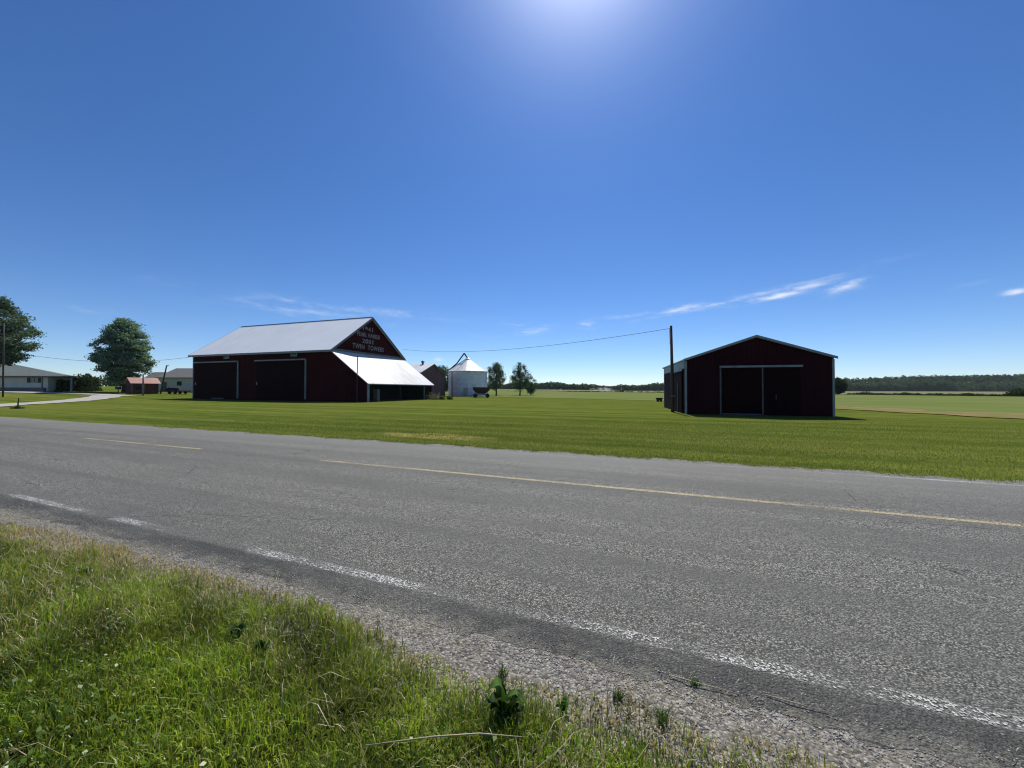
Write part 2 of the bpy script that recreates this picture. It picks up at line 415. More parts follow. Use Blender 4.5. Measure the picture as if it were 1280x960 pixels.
def poly_sheet(name, left, right, h, m, nt=24, kind='structure'):
    L = np.array(left, float); Rr = np.array(right, float); n = len(L)
    T = np.linspace(0, 1, nt)**1.5
    P = L[None]*(1-T[:, None, None]) + Rr[None]*T[:, None, None]
    z = gz(P[..., 0], P[..., 1]) + h
    V = np.concatenate([P, z[..., None]], -1).reshape(-1, 3)
    i, j = np.meshgrid(np.arange(n-1), np.arange(nt-1)); a = (j*n+i).ravel()
    Lp = np.stack([a, a+1, a+1+n, a+n], -1).ravel()
    return tag(np_mesh(name, V, Lp, np.arange(len(a))*4, np.full(len(a), 4), m, smooth=True), kind=kind)
def dens(pts, k):
    o = []
    for a, b in zip(pts[:-1], pts[1:]):
        for i in range(k): o.append((a[0]+(b[0]-a[0])*i/k, a[1]+(b[1]-a[1])*i/k))
    return o+[pts[-1]]
near_edge = dens([(-26, 100), (-8, 86), (1.5, 77.7), (21, 54.7), (25.5, 40), (27.4, 31.5), (28.2, 21), (29.5, 5), (31, -3)], 8)
near_edge = [(x+.25*math.sin(i*1.7)+.15*math.sin(i*4.1), y+.25*math.cos(i*2.3)) for i, (x, y) in enumerate(near_edge)]
far_edge = dens([(-190, 420), (-80, 370), (13, 311), (64, 267), (122, 134), (135, 97), (175, 40), (200, -20), (210, -60)], 8)
poly_sheet('hay_field', near_edge, far_edge, .03, M['hay'])
tan_in = [(x, y) for x, y in near_edge[30:]]
tan_out = [(x + 5.5*min(1, (i+1)/8)*(1+.2*math.sin(i*1.3)), y + 1.4) for i, (x, y) in enumerate(tan_in)]
poly_sheet('dry_grass_strip', tan_in, tan_out, .045, M['tan'], 6)
fe2 = [(x*1.035+1.0, y*1.035+2) for x, y in far_edge]
poly_sheet('ditch_strip', far_edge, fe2, .06, M['ditch'], 4)
fe3 = dens([(-400, 640), (-150, 620), (120, 600), (330, 600), (560, 600), (760, 560), (1100, 420), (1100, 100), (900, -300)], 8)
poly_sheet('stubble_field', fe2, fe3, .05, M['stubble'])
poly_sheet('meadow', dens([(-150, 95), (-110, 100), (-60, 130)], 8), dens([(-420, 225), (-280, 235), (-150, 300)], 8), .05, M['meadow'])

# gravel driveway: near lane from the road, far lane by the house
def ribbon(name, pts, w, h, m):
    pts = dens(pts, 6); l = []; r = []
    for i, p in enumerate(pts):
        q = pts[min(i+1, len(pts)-1)]; s = pts[max(i-1, 0)]
        d = Vector((q[0]-s[0], q[1]-s[1])).normalized(); nx, ny = -d.y, d.x
        ww = w[0] + (w[1]-w[0])*i/(len(pts)-1) + .1*math.sin(i*1.9)
        l.append((p[0]+nx*ww, p[1]+ny*ww)); r.append((p[0]-nx*ww, p[1]-ny*ww))
    return poly_sheet(name, l, r, h, m, 6)
ribbon('driveway', [(-41.5, 26.0), (-48.5, 35.5), (-53.5, 46), (-57.5, 52.5), (-61.5, 56.5)], (1.7, 1.5), .050, M['drive'])
ribbon('driveway', [(-100, 60.5), (-84, 59.8), (-72, 59.2), (-63.5, 58.2), (-58.5, 56.2)], (1.6, 1.4), .058, M['drive'])

# ------------------------------------------------------------------ grass and stones
def blades(name, x, y, z, h, w, colr, m, lean=.5, bend=.6, flat=None):
    n = len(x)
    az = rng.uniform(0, 2*np.pi, n); le = np.abs(rng.normal(0, lean, n)); 
    dx, dy = np.cos(az), np.sin(az)
    wa = az + rng.uniform(.8, 2.3, n); wx, wy = np.cos(wa)*w/2, np.sin(wa)*w/2
    if flat is not None: le = flat
    c1 = np.cos(le*.6); s1 = np.sin(le*.6)
    le2 = np.minimum(le + rng.uniform(.1, bend+.1, n), 1.9); c2 = np.cos(le2); s2 = np.sin(le2)
    b = np.stack([x, y, z], -1)
    mid = b + np.stack([dx*s1, dy*s1, c1], -1)*(h*.55)[:, None]
    tip = mid + np.stack([dx*s2, dy*s2, c2], -1)*(h*.5)[:, None]
    W = np.stack([wx, wy, np.zeros(n)], -1)
    V = np.stack([b-W, b+W, mid+W*.8, mid-W*.8, tip], 1).reshape(-1, 3)
    k = np.arange(n)*5
    L = np.stack([k, k+1, k+2, k+3, k+3, k+2, k+4], -1).ravel()
    st = np.stack([np.arange(n)*7, np.arange(n)*7+4], -1).ravel(); tt = np.tile([4, 3], n)
    C = np.repeat(colr, 5, 0)
    return tag(np_mesh(name, V, L, st, tt, m, colors=C), kind='stuff')
def nz(x, y, s, seed):             # cheap smooth noise 0..1
    a = np.sin(x*s*1.0+seed*1.7+1.3*np.sin(y*s*.7+seed)) + np.sin(y*s*1.3-seed*2.1+1.1*np.sin(x*s*.9-seed)) + .6*np.sin((x+y)*s*2.3+seed*.6) + .5*np.sin((x-y)*s*3.7+seed)
    return np.clip(.5 + a/5.2, 0, 1)
def ramp(t, a, b): return np.array(a)[None]*(1-t[:, None]) + np.array(b)[None]*t[:, None]

# verge: dense in front of the camera, thinner outwards
def verge_pts(n, u0, u1, v0, v1):
    return rng.uniform(u0, u1, n), rng.uniform(v0, v1, n)
Uu, Vv = [], []
for n, a in ((150000, (-7.6, 1.6, -.2, 2.16)), (26000, (-15, 8, -3.5, 2.16)), (25000, (-3.4, 1.4, .4, 1.75))):
    a_, b_ = verge_pts(n, *a); Uu.append(a_); Vv.append(b_)
U = np.concatenate(Uu); V = np.concatenate(Vv)
edge = np.interp(U, [-20, -9, -7.2, -5.6, -4.3, -3.2, -2.26, -1.5, -1.0, -.7, -.3, .1, .6, 1.2, 3], [1.95, 1.95, 1.97, 2.02, 2.08, 2.04, 2.0, 1.92, 1.83, 1.91, 1.96, 1.91, 1.96, 1.9, 1.9]) + .03 + .5*wobble(U, 7.1, .09) + .07*(nz(U, V, 2.7, 3.)-.5)
dryness = np.clip((V-(edge-.27+.10*np.clip((U+2.6)/1.2, 0, 1)-.30*(nz(U, V, 1.1, 9.)-.45)))/.30, 0, 1)
keep = (V < edge) & (rng.random(len(U)) < 1-.45*dryness) & (rng.random(len(U)) < .55+.75*nz(U, V, 2.6, 5.))
U, V, dryness = U[keep], V[keep], dryness[keep]
X = U*CA+V*SA; Y = -U*SA+V*CA; Z = vergez(U, V)-.005
n = len(U); pa = nz(X, Y, 1.9, 2.); pb = nz(X, Y, .8, 6.); hay = np.clip((nz(X, Y, 1.3, 8.)-.45)*2.4, 0, 1)*.9
dry = rng.random(n) < (.05 + .85*dryness + hay*.22)
c = ramp(np.clip(pa*.6+rng.random(n)*.5-.1, 0, 1), (.16,.25,.012), (.37,.44,.05))
c = c*(.6+.75*rng.random(n))[:, None]
patch = nz(X, Y, 4.3, 1.)*.6+nz(X, Y, 9.5, 3.)*.4
c = c*(.45+.95*np.clip((patch-.2)*1.7, 0, 1))[:, None]
c = np.where((rng.random(n) < .18*pb)[:, None], c*np.array([.55,.75,.8]), c)
cd = ramp(rng.random(n), (.32,.25,.12), (.60,.50,.30)); c = np.where(dry[:, None], cd, c)
h = (.04 + .065*rng.random(n)**1.3)*(.7+.8*pb)*(1-.45*dryness)
h = np.where(rng.random(n) < .03, h*1.8, h); w = .0028+.0035*rng.random(n)
clump = nz(X, Y, 6.5, 4.)*nz(X, Y, 3.1, 7.)
h = h*(.55+1.5*clump)
blades('verge_grass', X, Y, Z, h, w, c, M['blade'], np.where(dry, 1.05, .6), .8)
# loose mown straw
n = 5200; U, V = verge_pts(n, -7.5, 1.8, -.3, 1.85); p = nz(U*CA+V*SA, -U*SA+V*CA, 1.3, 8.)
k = rng.random(n) < .1+1.1*np.clip(p-.4, 0, 1)+.3*(V > 1.3); U, V = U[k], V[k]; n = len(U)
X = U*CA+V*SA; Y = -U*SA+V*CA; Z = vergez(U, V)+.02+.035*rng.random(n)*np.clip((1.7-V)/.6, 0, 1)
blades('loose_straw', X, Y, Z, np.where(rng.random(n) < .12, .2, .06)+.12*rng.random(n)**2, .0022+.002*rng.random(n), ramp(rng.random(n), (.30,.24,.12), (.55,.48,.31)), M['straw'], .5, .25, flat=1.25+.35*rng.random(n))
n = 5200; U = rng.uniform(-9, 3, n); V = np.clip(2.0+np.abs(rng.normal(0, .13, n)), 1.8, 2.5); k = rng.random(n) < .12+1.4*np.clip(nz(U, V, 4.1, 5.)-.42, 0, 1)
U, V = U[k], V[k]; n = len(U); X = U*CA+V*SA; Y = -U*SA+V*CA
blades('gravel_litter', X, Y, np.where(V > 2.22, .030, .022)+.006*rng.random(n), .02+.06*rng.random(n)**2, .002+.0015*rng.random(n), ramp(rng.random(n), (.28,.23,.12), (.60,.52,.34)), M['straw'], .5, .2, flat=1.35+.2*rng.random(n))
n = 2600; U = rng.uniform(-9, 3, n); V = np.clip(1.98+np.abs(rng.normal(0, .12, n)), 1.8, 2.45); k = rng.random(n) < 1.6*np.clip(nz(U*1.3, V, 5.3, 2.)-.55, 0, 1)
U, V = U[k], V[k]; n = len(U); X = U*CA+V*SA; Y = -U*SA+V*CA
blades('shoulder_grass', X, Y, np.full(n, .012), .02+.035*rng.random(n), .003+.002*rng.random(n), ramp(rng.random(n), (.13,.19,.02), (.30,.33,.07)), M['blade'], .9, .8)
n = 900; a = rng.uniform(0, 6.28, n); r = .22*rng.random(n)**.6; X = -.05+np.cos(a)*r*1.3; Y = 1.77+np.sin(a)*r*.6
U = X*CA-Y*SA; V = X*SA+Y*CA
blades('tall_verge_grass', X, Y, vergez(U, V), .05+.07*rng.random(n), .003+.003*rng.random(n), ramp(rng.random(n), (.10,.17,.012), (.28,.34,.04)), M['blade'], .5, .8)
# clover and small broad leaves
def leaflets(name, c, size, colr, m, upright=.8, parent=None, kind=None, aspect=.6):
    n = len(c); d = rng.normal(size=(n, 3)); d[:, 2] = np.abs(d[:, 2])*upright; d /= np.linalg.norm(d, axis=1)[:, None]
    a = rng.normal(size=(n, 3)); e1 = np.cross(d, a); e1 /= np.linalg.norm(e1, axis=1)[:, None]; e2 = np.cross(d, e1)
    s = np.asarray(size)[:, None]
    up = d*s*.18
    V = np.stack([c-e1*s, c-e2*s*aspect+up*.0, c+e1*s, c+e2*s*aspect], 1); V[:, 1] += up; V[:, 3] += up
    V = V.reshape(-1, 3); k = np.arange(n)*4
    L = np.stack([k, k+1, k+2, k+3], -1).ravel()
    o = np_mesh(name, V, L, k, np.full(n, 4), m, parent, np.repeat(colr, 4, 0))
    if kind: tag(o, kind=kind)
    return o
n = 16000; U, V = verge_pts(n, -7.5, 1.6, -.2, 1.6); X = U*CA+V*SA; Y = -U*SA+V*CA
k = rng.random(n) < np.clip((nz(X, Y, 2.1, 4.)-.45)*3, 0, 1); X, Y, U, V = X[k], Y[k], U[k], V[k]; n = len(X)
leaflets('clover', np.stack([X, Y, vergez(U, V)+.02+.05*rng.random(n)], -1), .006+.009*rng.random(n), ramp(rng.random(n), (.11,.20,.02), (.22,.32,.045)), M['blade'], 1.6, kind='stuff', aspect=.75)

# lawn across the road
ang = rng.uniform(-1.0, 1.0, 330000)*R(58); dist = 6.3*(26/6.3)**(rng.random(330000)**.85)
X = np.tan(ang)*dist; Y = dist + 0*X
U = X*CA-Y*SA; V = X*SA+Y*CA
le = 9.10 + wobble(U, .4, .12) + .22*(nz(X, Y, 3., 1.)-.5)
k = (V > le) & (X < 27.0 + rng.normal(0, .5, len(X))); X, Y, U, V = X[k], Y[k], U[k], V[k]
a_ = (X-11.56)*.968-(Y-24.79)*.25; b_ = (X-11.56)*.25+(Y-24.79)*.968
k = ~((a_ > -.1) & (a_ < 8.5) & (b_ > -.1) & (b_ < 10)); X, Y, U, V = X[k], Y[k], U[k], V[k]; n = len(X)
st = nz(U*.12, V*2.4, 1., 3.); mi = nz(U*.6, V*1.5, 1., 6.)
c = ramp(np.clip(.5*st+.5*mi+.3*rng.random(n)-.15, 0, 1), (.082,.128,.014), (.200,.230,.040))
sp_ = rng.random(n) < .35*np.clip((nz(U*.25, V*3.1, 1.3, 5.)-.62)*4, 0, 1); c = np.where(sp_[:, None], ramp(rng.random(n), (.22,.20,.07), (.33,.30,.12)), c)
pt = np.clip(1.3-((U+7.2)/2.4)**2-((V-11.)/.7)**2, 0, 1)*np.clip((nz(U, V*2., 2.2, 2.)-.35)*3, 0, 1)
dr = rng.random(n) < .05+.9*pt; c = np.where(dr[:, None], ramp(rng.random(n), (.25,.19,.07), (.40,.33,.13)), c)
fade = np.clip((26-Y)/9, .15, 1)
blades('lawn_grass', X, Y, gz(X, Y)-.004, (.022+.022*rng.random(n))*fade*np.where(V < 9.35, 1.35, 1), .005+.0005*Y, c, M['blade'], .6, .6)

# stones on the shoulder
def pebbles(name, n, u0, u1, vf, s0, s1):
    U = rng.uniform(u0, u1, n); V = vf(n, U); s = s0+(s1-s0)*rng.random(n)**3
    X = U*CA+V*SA; Y = -U*SA+V*CA
    T = np.array([(1,0,0),(-1,0,0),(0,1,0),(0,-1,0),(0,0,1),(0,0,-1)], float)
    F = np.array([(0,2,4),(2,1,4),(1,3,4),(3,0,4),(2,0,5),(1,2,5),(3,1,5),(0,3,5)])
    P = T[None]*(s[:, None, None]*rng.uniform(.6, 1.3, (n, 6, 1))); P[:, :, 2] *= .38
    a = rng.uniform(0, 6.28, n); ca, sa = np.cos(a)[:, None], np.sin(a)[:, None]
    Px = P[..., 0]*ca-P[..., 1]*sa; Py = P[..., 0]*sa+P[..., 1]*ca
    z0 = np.where(V > 8.95, .012, np.where(V > 2.24, .024, np.where(V < 1.75, vergez(U, V), .014)))
    Vv = np.stack([Px+X[:, None], Py+Y[:, None], P[..., 2]+(z0+s*.12)[:, None]], -1).reshape(-1, 3)
    L = (F[None]+(np.arange(n)*6)[:, None, None]).ravel()
    g = ramp(rng.random(n), (.26,.245,.22), (.60,.57,.52))
    return tag(np_mesh(name, Vv, L, np.arange(n*8)*3, np.full(n*8, 3), M['pebble'], colors=np.repeat(g, 6, 0)), kind='stuff')
m, t = new_mat('pebble'); out(t, t.n('ShaderNodeBsdfPrincipled', {'Base Color': t.n('ShaderNodeAttribute', attribute_name='tint').outputs['Color'], 'Roughness': .8}).outputs[0]); M['pebble'] = m
pebbles('gravel_stones', 26000, -9, 3.2, lambda n, U: np.clip(np.where(rng.random(n) < .5, 2.17+rng.normal(0, .06, n), 1.98+rng.normal(0, .17, n)), 1.3, 2.42), .002, .0065)
pebbles('far_edge_stones', 5000, -8, 12, lambda n, U: 9.1+rng.normal(0, .10, n), .006, .014)
pebbles('road_grit', 1500, -9, 4, lambda n, U: 2.3+rng.random(n)**2*2.2, .002, .006)
# tufts along both shoulders
def tuft(x, y, z, n, hgt, name, label, group, colr=((.05,.11,.015), (.12,.19,.03)), sp=.03):
    a = rng.uniform(0, 6.28, n); r = sp*rng.random(n)
    o = blades(name, x+np.cos(a)*r, y+np.sin(a)*r, np.full(n, z), hgt*(.5+.5*rng.random(n)), np.full(n, .0045), ramp(rng.random(n), *colr), M['blade'], .75, .8)
    del o['kind']
    return tag(o, label, 'weed', group)

def weed_leaf(pts, width, m, name, parent):
    # a bent strip with a pointed tip: pts = centre line, width profile
    mb = MB(); n = len(pts); P = [Vector(p) for p in pts]
    for i, p in enumerate(P):
        d = (P[min(i+1, n-1)]-P[max(i-1, 0)]).normalized(); s = d.cross(Vector((0,0,1)))
        s = s.normalized() if s.length > 1e-4 else Vector((1,0,0))
        nrm = s.cross(d)
        t = i/(n-1); w = width*math.sin(math.pi*min(.97, .12+.86*t))**.8
        rip = .12*w*math.sin(i*2.1)
        mb.v += [tuple(p-s*w+nrm*(w*.25+rip)), tuple(p), tuple(p+s*w+nrm*(w*.25-rip))]
    for i in range(n-1):
        for k in range(2): mb.f.append((i*3+k, i*3+k+1, i*3+4+k, i*3+3+k))
    return mb.build(name, m, parent, smooth=True)
def plain_leaf(name, c):
    m, t = new_mat(name)
    tc = t.n('ShaderNodeTexCoord').outputs['Object']
    cc = t.mix(t.noise(tc, 30., 4), c, tuple(x*.6 for x in c))
    d = t.n('ShaderNodeBsdfPrincipled', {'Base Color': cc, 'Roughness': .6, 'Specular IOR Level': .12}).outputs[0]
    tr = t.n('ShaderNodeBsdfTranslucent', {'Color': t.mix(1., cc, (1,1,.5), 'MULTIPLY')}).outputs[0]
    out(t, t.n('ShaderNodeMixShader', {0: .3, 1: d, 2: tr}).outputs[0]); return m
M['dock'] = plain_leaf('pale_lit_dock_leaf', (.09,.19,.025)); M['dock2'] = plain_leaf('dark_shaded_dock_leaf', (.035,.075,.014))  # main weed: shadow put into the dark leaves, sunlight into the curled ones
def broad_weed(x, y, hgt, nl, label, group, seed, m, first=False):
    r = random.Random(seed); z = float(vergez(*to_uv(x, y)))
    w = empty('broadleaf_weed', (x, y, z), 0, label, 'weed', group)
    MB().tube([(0,0,-.02), (.004,.0,hgt*.35), (.0,.006,hgt*.6)], [.004,.003,.002], 6).build('stem', m, w)
    for i in range(nl):
        a = i*2.4+r.random(); L = hgt*r.uniform(.45, 1.1); pts = []; up = r.uniform(.9, 1.75)
        for k in range(8):
            t = k/7; rr = L*(.1+.75*t); zz = hgt*(.1+up*t-.95*t*t)
            pts.append((math.cos(a+.2*t)*rr*.8, math.sin(a+.2*t)*rr*.8, zz))
        weed_leaf(pts, hgt*r.uniform(.13, .25), m, 'leaf', w)
    return w
wd = broad_weed(-.03, 1.80, .15, 14, 'largest broad-leaved weed, coloured as in shadow, its curled top leaf coloured as sunlit, at the gravel edge', 'broad-leaved weeds in the verge', 1, M['dock2'])
weed_leaf([(-.01,.0,.06), (-.012,-.002,.12), (-.018,-.004,.165), (-.035,-.01,.185), (-.06,-.014,.175), (-.08,-.02,.15)], .03, M['dock'], 'curled_leaf', wd)
weed_leaf([(.0,.0,.05), (.02,-.004,.12), (.05,-.008,.135), (.085,-.012,.105), (.11,-.02,.07)], .016, M['dock'], 'curled_leaf', wd)
for i, (px, py, hh, lb) in enumerate([(-1.72, 2.35, .10, 'low dark broad-leaved weed clump below the dry edge, left of the tall curled weed'),
        (-1.48, 2.22, .085, 'small dark weed clump just right of the low dark clump below the dry edge'),
        (-3.55, 3.1, .09, 'dark weed clump alone in the grass toward the left side of the verge'),
        (.25, 1.84, .07, 'short pale green weed beside the curled weed, nearer the gravel')]):
    broad_weed(px, py, hh, 7, lb, 'broad-leaved weeds in the verge', 20+i, M['dock'] if i == 3 else M['dock2'])
for i, (px, py, nn, hh, lb) in enumerate([(-.05, 2.08, 60, .07, 'upright grass tuft in the gravel right behind the tall curled weed'),
        (.99, 2.02, 50, .05, 'small olive grass tuft by the pale stalk on the dark tar strip'),
        (.55, 1.93, 60, .06, 'grass tuft growing in the gravel left of the olive tuft'),
        (-1.05, 2.5, 60, .05, 'grass tuft at the gravel edge beside the bleached verge'),
        (.72, 1.80, 70, .09, 'tall pale tuft at the right-hand tip of the verge')]):
    u_, v_ = to_uv(px, py)
    tuft(px, py, float(vergez(u_, v_)), nn, hh, 'grass_tuft', lb, 'grass tufts on the gravel shoulder')
def stalk(pts, rad, label):
    o = MB().tube(pts, rad, 6).build('straw_stalk', M['stalk'], smooth=True)
    return tag(o, label, 'stalk', 'dry stalks lying on the shoulder')
M['stalk'] = simple('dry_stalk', (.50,.43,.27), .7, 0, .3, 20.)
stalk([(.87, 2.07, .032), (1.02, 2.0, .036), (1.18, 1.945, .031)], [.0028, .0026, .0016], 'longer pale dry stalk lying on the dark tar strip beside the gravel')
stalk([(1.31, 1.94, .031), (1.42, 1.885, .036), (1.55, 1.835, .031)], [.0026, .0024, .0014], 'shorter pale dry stalk nearer the worn white edge line')
stalk([(-.62, 1.60, .09), (-.34, 1.63, .10), (-.14, 1.64, .105), (.06, 1.645, .085)], [.0022, .003, .003, .0014], 'long pale stalk lying across the grass below the curled weed')

# ------------------------------------------------------------------ big barn
bx, by = -23.37, 48.12; AN = R(-18.8)
barn = empty('barn', (bx, by, 0), AN, 'large dark red barn with white metal roof and dates lettered on its gable', 'barn')
LB, WB, HE, HP = 26.7, 15.24, 6.9, 12.15; YP = 7.5
mb = MB()
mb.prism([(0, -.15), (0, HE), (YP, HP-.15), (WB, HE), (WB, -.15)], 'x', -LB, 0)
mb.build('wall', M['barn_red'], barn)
def slab(mb, y0, z0, y1, z1, x0, x1, th):   # roof slab sloping in y
    d = Vector((y1-y0, z1-z0)).normalized(); nx, nz_ = -d.y, d.x
    if nz_ < 0: nx, nz_ = -nx, -nz_
    return mb.prism([(y0, z0), (y1, z1), (y1+nx*th, z1+nz_*th), (y0+nx*th, z0+nz_*th)], 'x', x0, x1)
sl = (HP-HE)/YP
mb = MB(); mb.prism([(-.45, HE-.45*sl+.02), (YP, HP+.02), (WB+.45, HE-.45*(HP-HE)/(WB-YP)+.02), (WB+.45, HE-.45*(HP-HE)/(WB-YP)+.12), (YP, HP+.16), (-.45, HE-.45*sl+.12)], 'x', -LB-.4, .28)
mb.build('roof', M['roof_white'], barn)
def rake(x0, x1):
    s2 = (HP-HE)/(WB-YP)
    mb = MB()
    mb.prism([(-.47, HE-.47*sl-.20), (YP, HP-.20), (YP, HP+.17), (-.47, HE-.47*sl+.13)], 'x', x0, x1)
    mb.prism([(YP, HP-.20), (WB+.47, HE-.47*s2-.20), (WB+.47, HE-.47*s2+.13), (YP, HP+.17)], 'x', x0, x1)
    return mb
rake(.283, .33).build('rake_trim', M['trim_dull'], barn); rake(-LB-.46, -LB-.403).build('rake_trim', M['trim_dull'], barn)
# soffit boards under the gable overhang
mb = MB()
mb.prism([(-.40, HE-.40*sl-.06), (YP, HP-.05), (YP, HP+.01), (-.40, HE-.40*sl+.005)], 'x', .003, .28)
mb.prism([(YP, HP-.05), (WB+.40, HE-.40*sl-.06), (WB+.40, HE-.40*sl+.0), (YP, HP+.01)], 'x', .003, .28)
mb.build('soffit', M['soffit'], barn)
MB().box(-LB-.4, -.49, HE-.45*sl-.16, .28, -.455, HE-.45*sl+.10).build('fascia', M['trim'], barn)
MB().tube([(-LB-.4, 7.5, HP+.17), (.2, 7.5, HP+.17)], .09, 8).build('ridge_cap', M['galv'], barn)
MB().box(-LB-.03, -.06, -.1, -LB+.12, .1, HE-.35).build('corner_trim', M['trim'], barn)
for x0, x1, zt in ((-26.2, -17.0, 5.45), (-13.4, -4.32, 5.45)):
    d = empty('sliding_door', (0, 0, 0)); d.parent = barn
    bpy.data.objects.remove(d)
    xm = (x0+x1)/2
    p1 = MB().box(x0+.1, -.11, .12, xm-.02, -.03, zt).build('sliding_door', M['door_red'], barn)
    p2 = MB().box(xm+.02, -.14, .12, x1-.05, -.06, zt-.04).build('sliding_door', M['door_red'], barn)
    MB().box(x0-.2, -.22, zt+.06, x1+.1, -.01, zt+.22).build('door_track', M['trim'] if x0 < -20 else M['trim'], barn)
    MB().box(x1-.03, -.17, .25, x1+.12, -.01, zt+.04).build('door_trim', M['trim'], barn)
    MB().box(x0+.1+.12, -.15, 2.2, x0+.34, -.112, 2.6).build('handle', M['galv'], p1)
MB().box(-25.45, -.09, .2, -25.1, -.03, 2.95).build('downpipe_board', M['trim_dull'], barn)
MB().box(-22.3, -.16, .16, -19.8, -.115, .30).build('door_sill_strip', M['trim_dull'], barn)
for xc in (-19.4, -6.4):
    wdw = MB()
    for a in ((xc-.55, 6.02, xc+.55, 6.1), (xc-.55, 6.6, xc+.55, 6.68), (xc-.55, 6.1, xc-.42, 6.6), (xc+.42, 6.1, xc+.55, 6.6)):
        wdw.box(a[0], -.08, a[1], a[2], -.005, a[3])
    fr = wdw.build('window', M['trim'], barn)
    MB().box(xc-.42, -.03, 6.1, xc+.42, -.004, 6.6).build('pane', M['glass'], fr)
# lean-to on the gable end
lx = 5.75
mb = MB(); mb.prism([(.03, 6.55), (6.0, 2.22), (6.0, 2.32), (.03, 6.68)], 'y', -.25, 15.45)
mb.build('lean_to_roof', M['roof_lean'], barn)
mb = MB(); mb.prism([(.0, -.12), (lx-.05, -.12), (lx-.05, 2.36), (.0, 6.52)], 'y', .0, .10)
MB().prism([(.03, -.12), (lx-.05, -.12), (lx-.05, 2.36), (.03, 6.52)], 'y', 15.05, 15.15).build('lean_to_wall', M['barn_red'], barn)
mb.build('lean_to_wall', M['barn_red'], barn)
MB().box(lx-.08, -.05, -.1, lx+.12, .16, 2.30).build('post', M['trim'], barn)
MB().box(lx-.05, 12.7, -.1, lx+.07, 12.9, 2.36).build('post', M['trim_dull'], barn)
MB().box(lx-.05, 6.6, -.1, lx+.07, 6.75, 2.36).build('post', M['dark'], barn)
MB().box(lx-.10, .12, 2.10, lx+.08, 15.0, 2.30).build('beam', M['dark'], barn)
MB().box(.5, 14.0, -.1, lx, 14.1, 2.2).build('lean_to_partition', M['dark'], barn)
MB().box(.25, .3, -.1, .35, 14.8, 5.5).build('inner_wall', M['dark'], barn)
MB().tube([(4.26, -.16, -.1), (4.26, -.16, 5.75)], .055, 8).build('standpipe', M['steel'], barn)
MB().box(.0, .0, 6.60, .06, WB, 6.95).build('gable_band', M['trim_dull'], barn)
# lettering on the gable
def lettering(txt, yc, zc, width, hgt, parent):
    cu = bpy.data.curves.new('lettering', 'FONT'); cu.body = txt; cu.size = 1.0; cu.align_x = 'CENTER'; cu.align_y = 'CENTER'
    cu.extrude = .012; cu.space_character = 1.12
    cu.offset = .010
    tmp = bpy.data.objects.new('tmp', cu); col.objects.link(tmp)
    dg = bpy.context.evaluated_depsgraph_get(); me = bpy.data.meshes.new_from_object(tmp.evaluated_get(dg))
    bpy.data.objects.remove(tmp); bpy.data.curves.remove(cu)
    co = np.empty(len(me.vertices)*3); me.vertices.foreach_get('co', co); co = co.reshape(-1, 3)
    w0 = co[:, 0].max()-co[:, 0].min(); h0 = co[:, 1].max()-co[:, 1].min()
    a = (co[:, 0]-(co[:, 0].max()+co[:, 0].min())/2)/w0*width; b = (co[:, 1]-(co[:, 1].max()+co[:, 1].min())/2)/h0*hgt
    new = np.stack([.028+co[:, 2], yc+a, zc+b], -1); me.vertices.foreach_set('co', new.ravel().astype(np.float32)); me.update()
    me.materials.clear(); me.materials.append(M['letter'])
    o = bpy.data.objects.new('lettering', me); col.objects.link(o); o.parent = parent; return o
lettering('1941', 6.75, 10.42, 2.1, .62, barn)
lettering('PEARL', 5.55, 9.52, 2.05, .64, barn); lettering('HARBOR', 8.15, 9.52, 2.55, .64, barn)
lettering('2001', 6.75, 8.60, 2.3, .64, barn)
lettering('TWIN', 4.85, 7.72, 2.35, .68, barn); lettering('TOWERS', 8.55, 7.72, 3.6, .68, barn)
def lb(x, y, z=0.):    # barn-local to world
    c, s = math.cos(AN), math.sin(AN); return (bx+x*c-y*s, by+x*s+y*c, z)
p = lb(5.2, 2.3)
bd = empty('storage_cabinet', p, AN, 'narrow pale cabinet standing in the shade of the open lean-to', 'cabinet')
MB().box(-.3, -.28, 0, .3, .28, 1.6).build('body', M['trim_dull'], bd, bevel=.01); MB().box(.3, -.25, .05, .325, .25, 1.55).build('door', M['trim_dull'], bd)
MB().box(.325, -.2, .75, .36, -.15, .95).build('handle', M['steel'], bd)

# ------------------------------------------------------------------ machine shed on the right
sx, sy = 11.56, 24.79; AS = R(-14.5)
shed = empty('machine_shed', (sx, sy, 0), AS, 'dark red metal machine shed with white trim, right of the utility pole', 'shed')
WS, LS, ES, PS = 8.36, 9.6, 3.62, 5.02; XP = 4.16
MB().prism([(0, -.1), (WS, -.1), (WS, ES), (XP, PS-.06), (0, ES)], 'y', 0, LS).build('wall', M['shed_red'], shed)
s3 = (PS-ES)/XP; s4 = (PS-ES)/(WS-XP)
MB().prism([(-.12, ES-.12*s3+.01), (XP, PS+.01), (WS+.12, ES-.12*s4+.01), (WS+.12, ES-.12*s4+.08), (XP, PS+.09), (-.12, ES-.12*s3+.08)], 'y', -.12, LS+.12).build('roof', M['roof_white'], shed)
for y0, y1 in ((-.16, -.123), (LS+.123, LS+.16)):
    mb = MB(); mb.prism([(-.14, ES-.14*s3-.06), (XP, PS-.06), (XP, PS+.10), (-.14, ES-.14*s3+.09)], 'y', y0, y1)
    mb.prism([(XP, PS-.06), (WS+.14, ES-.14*s4-.06), (WS+.14, ES-.14*s4+.09), (XP, PS+.10)], 'y', y0, y1)
    mb.build('rake_trim', M['trim'], shed)
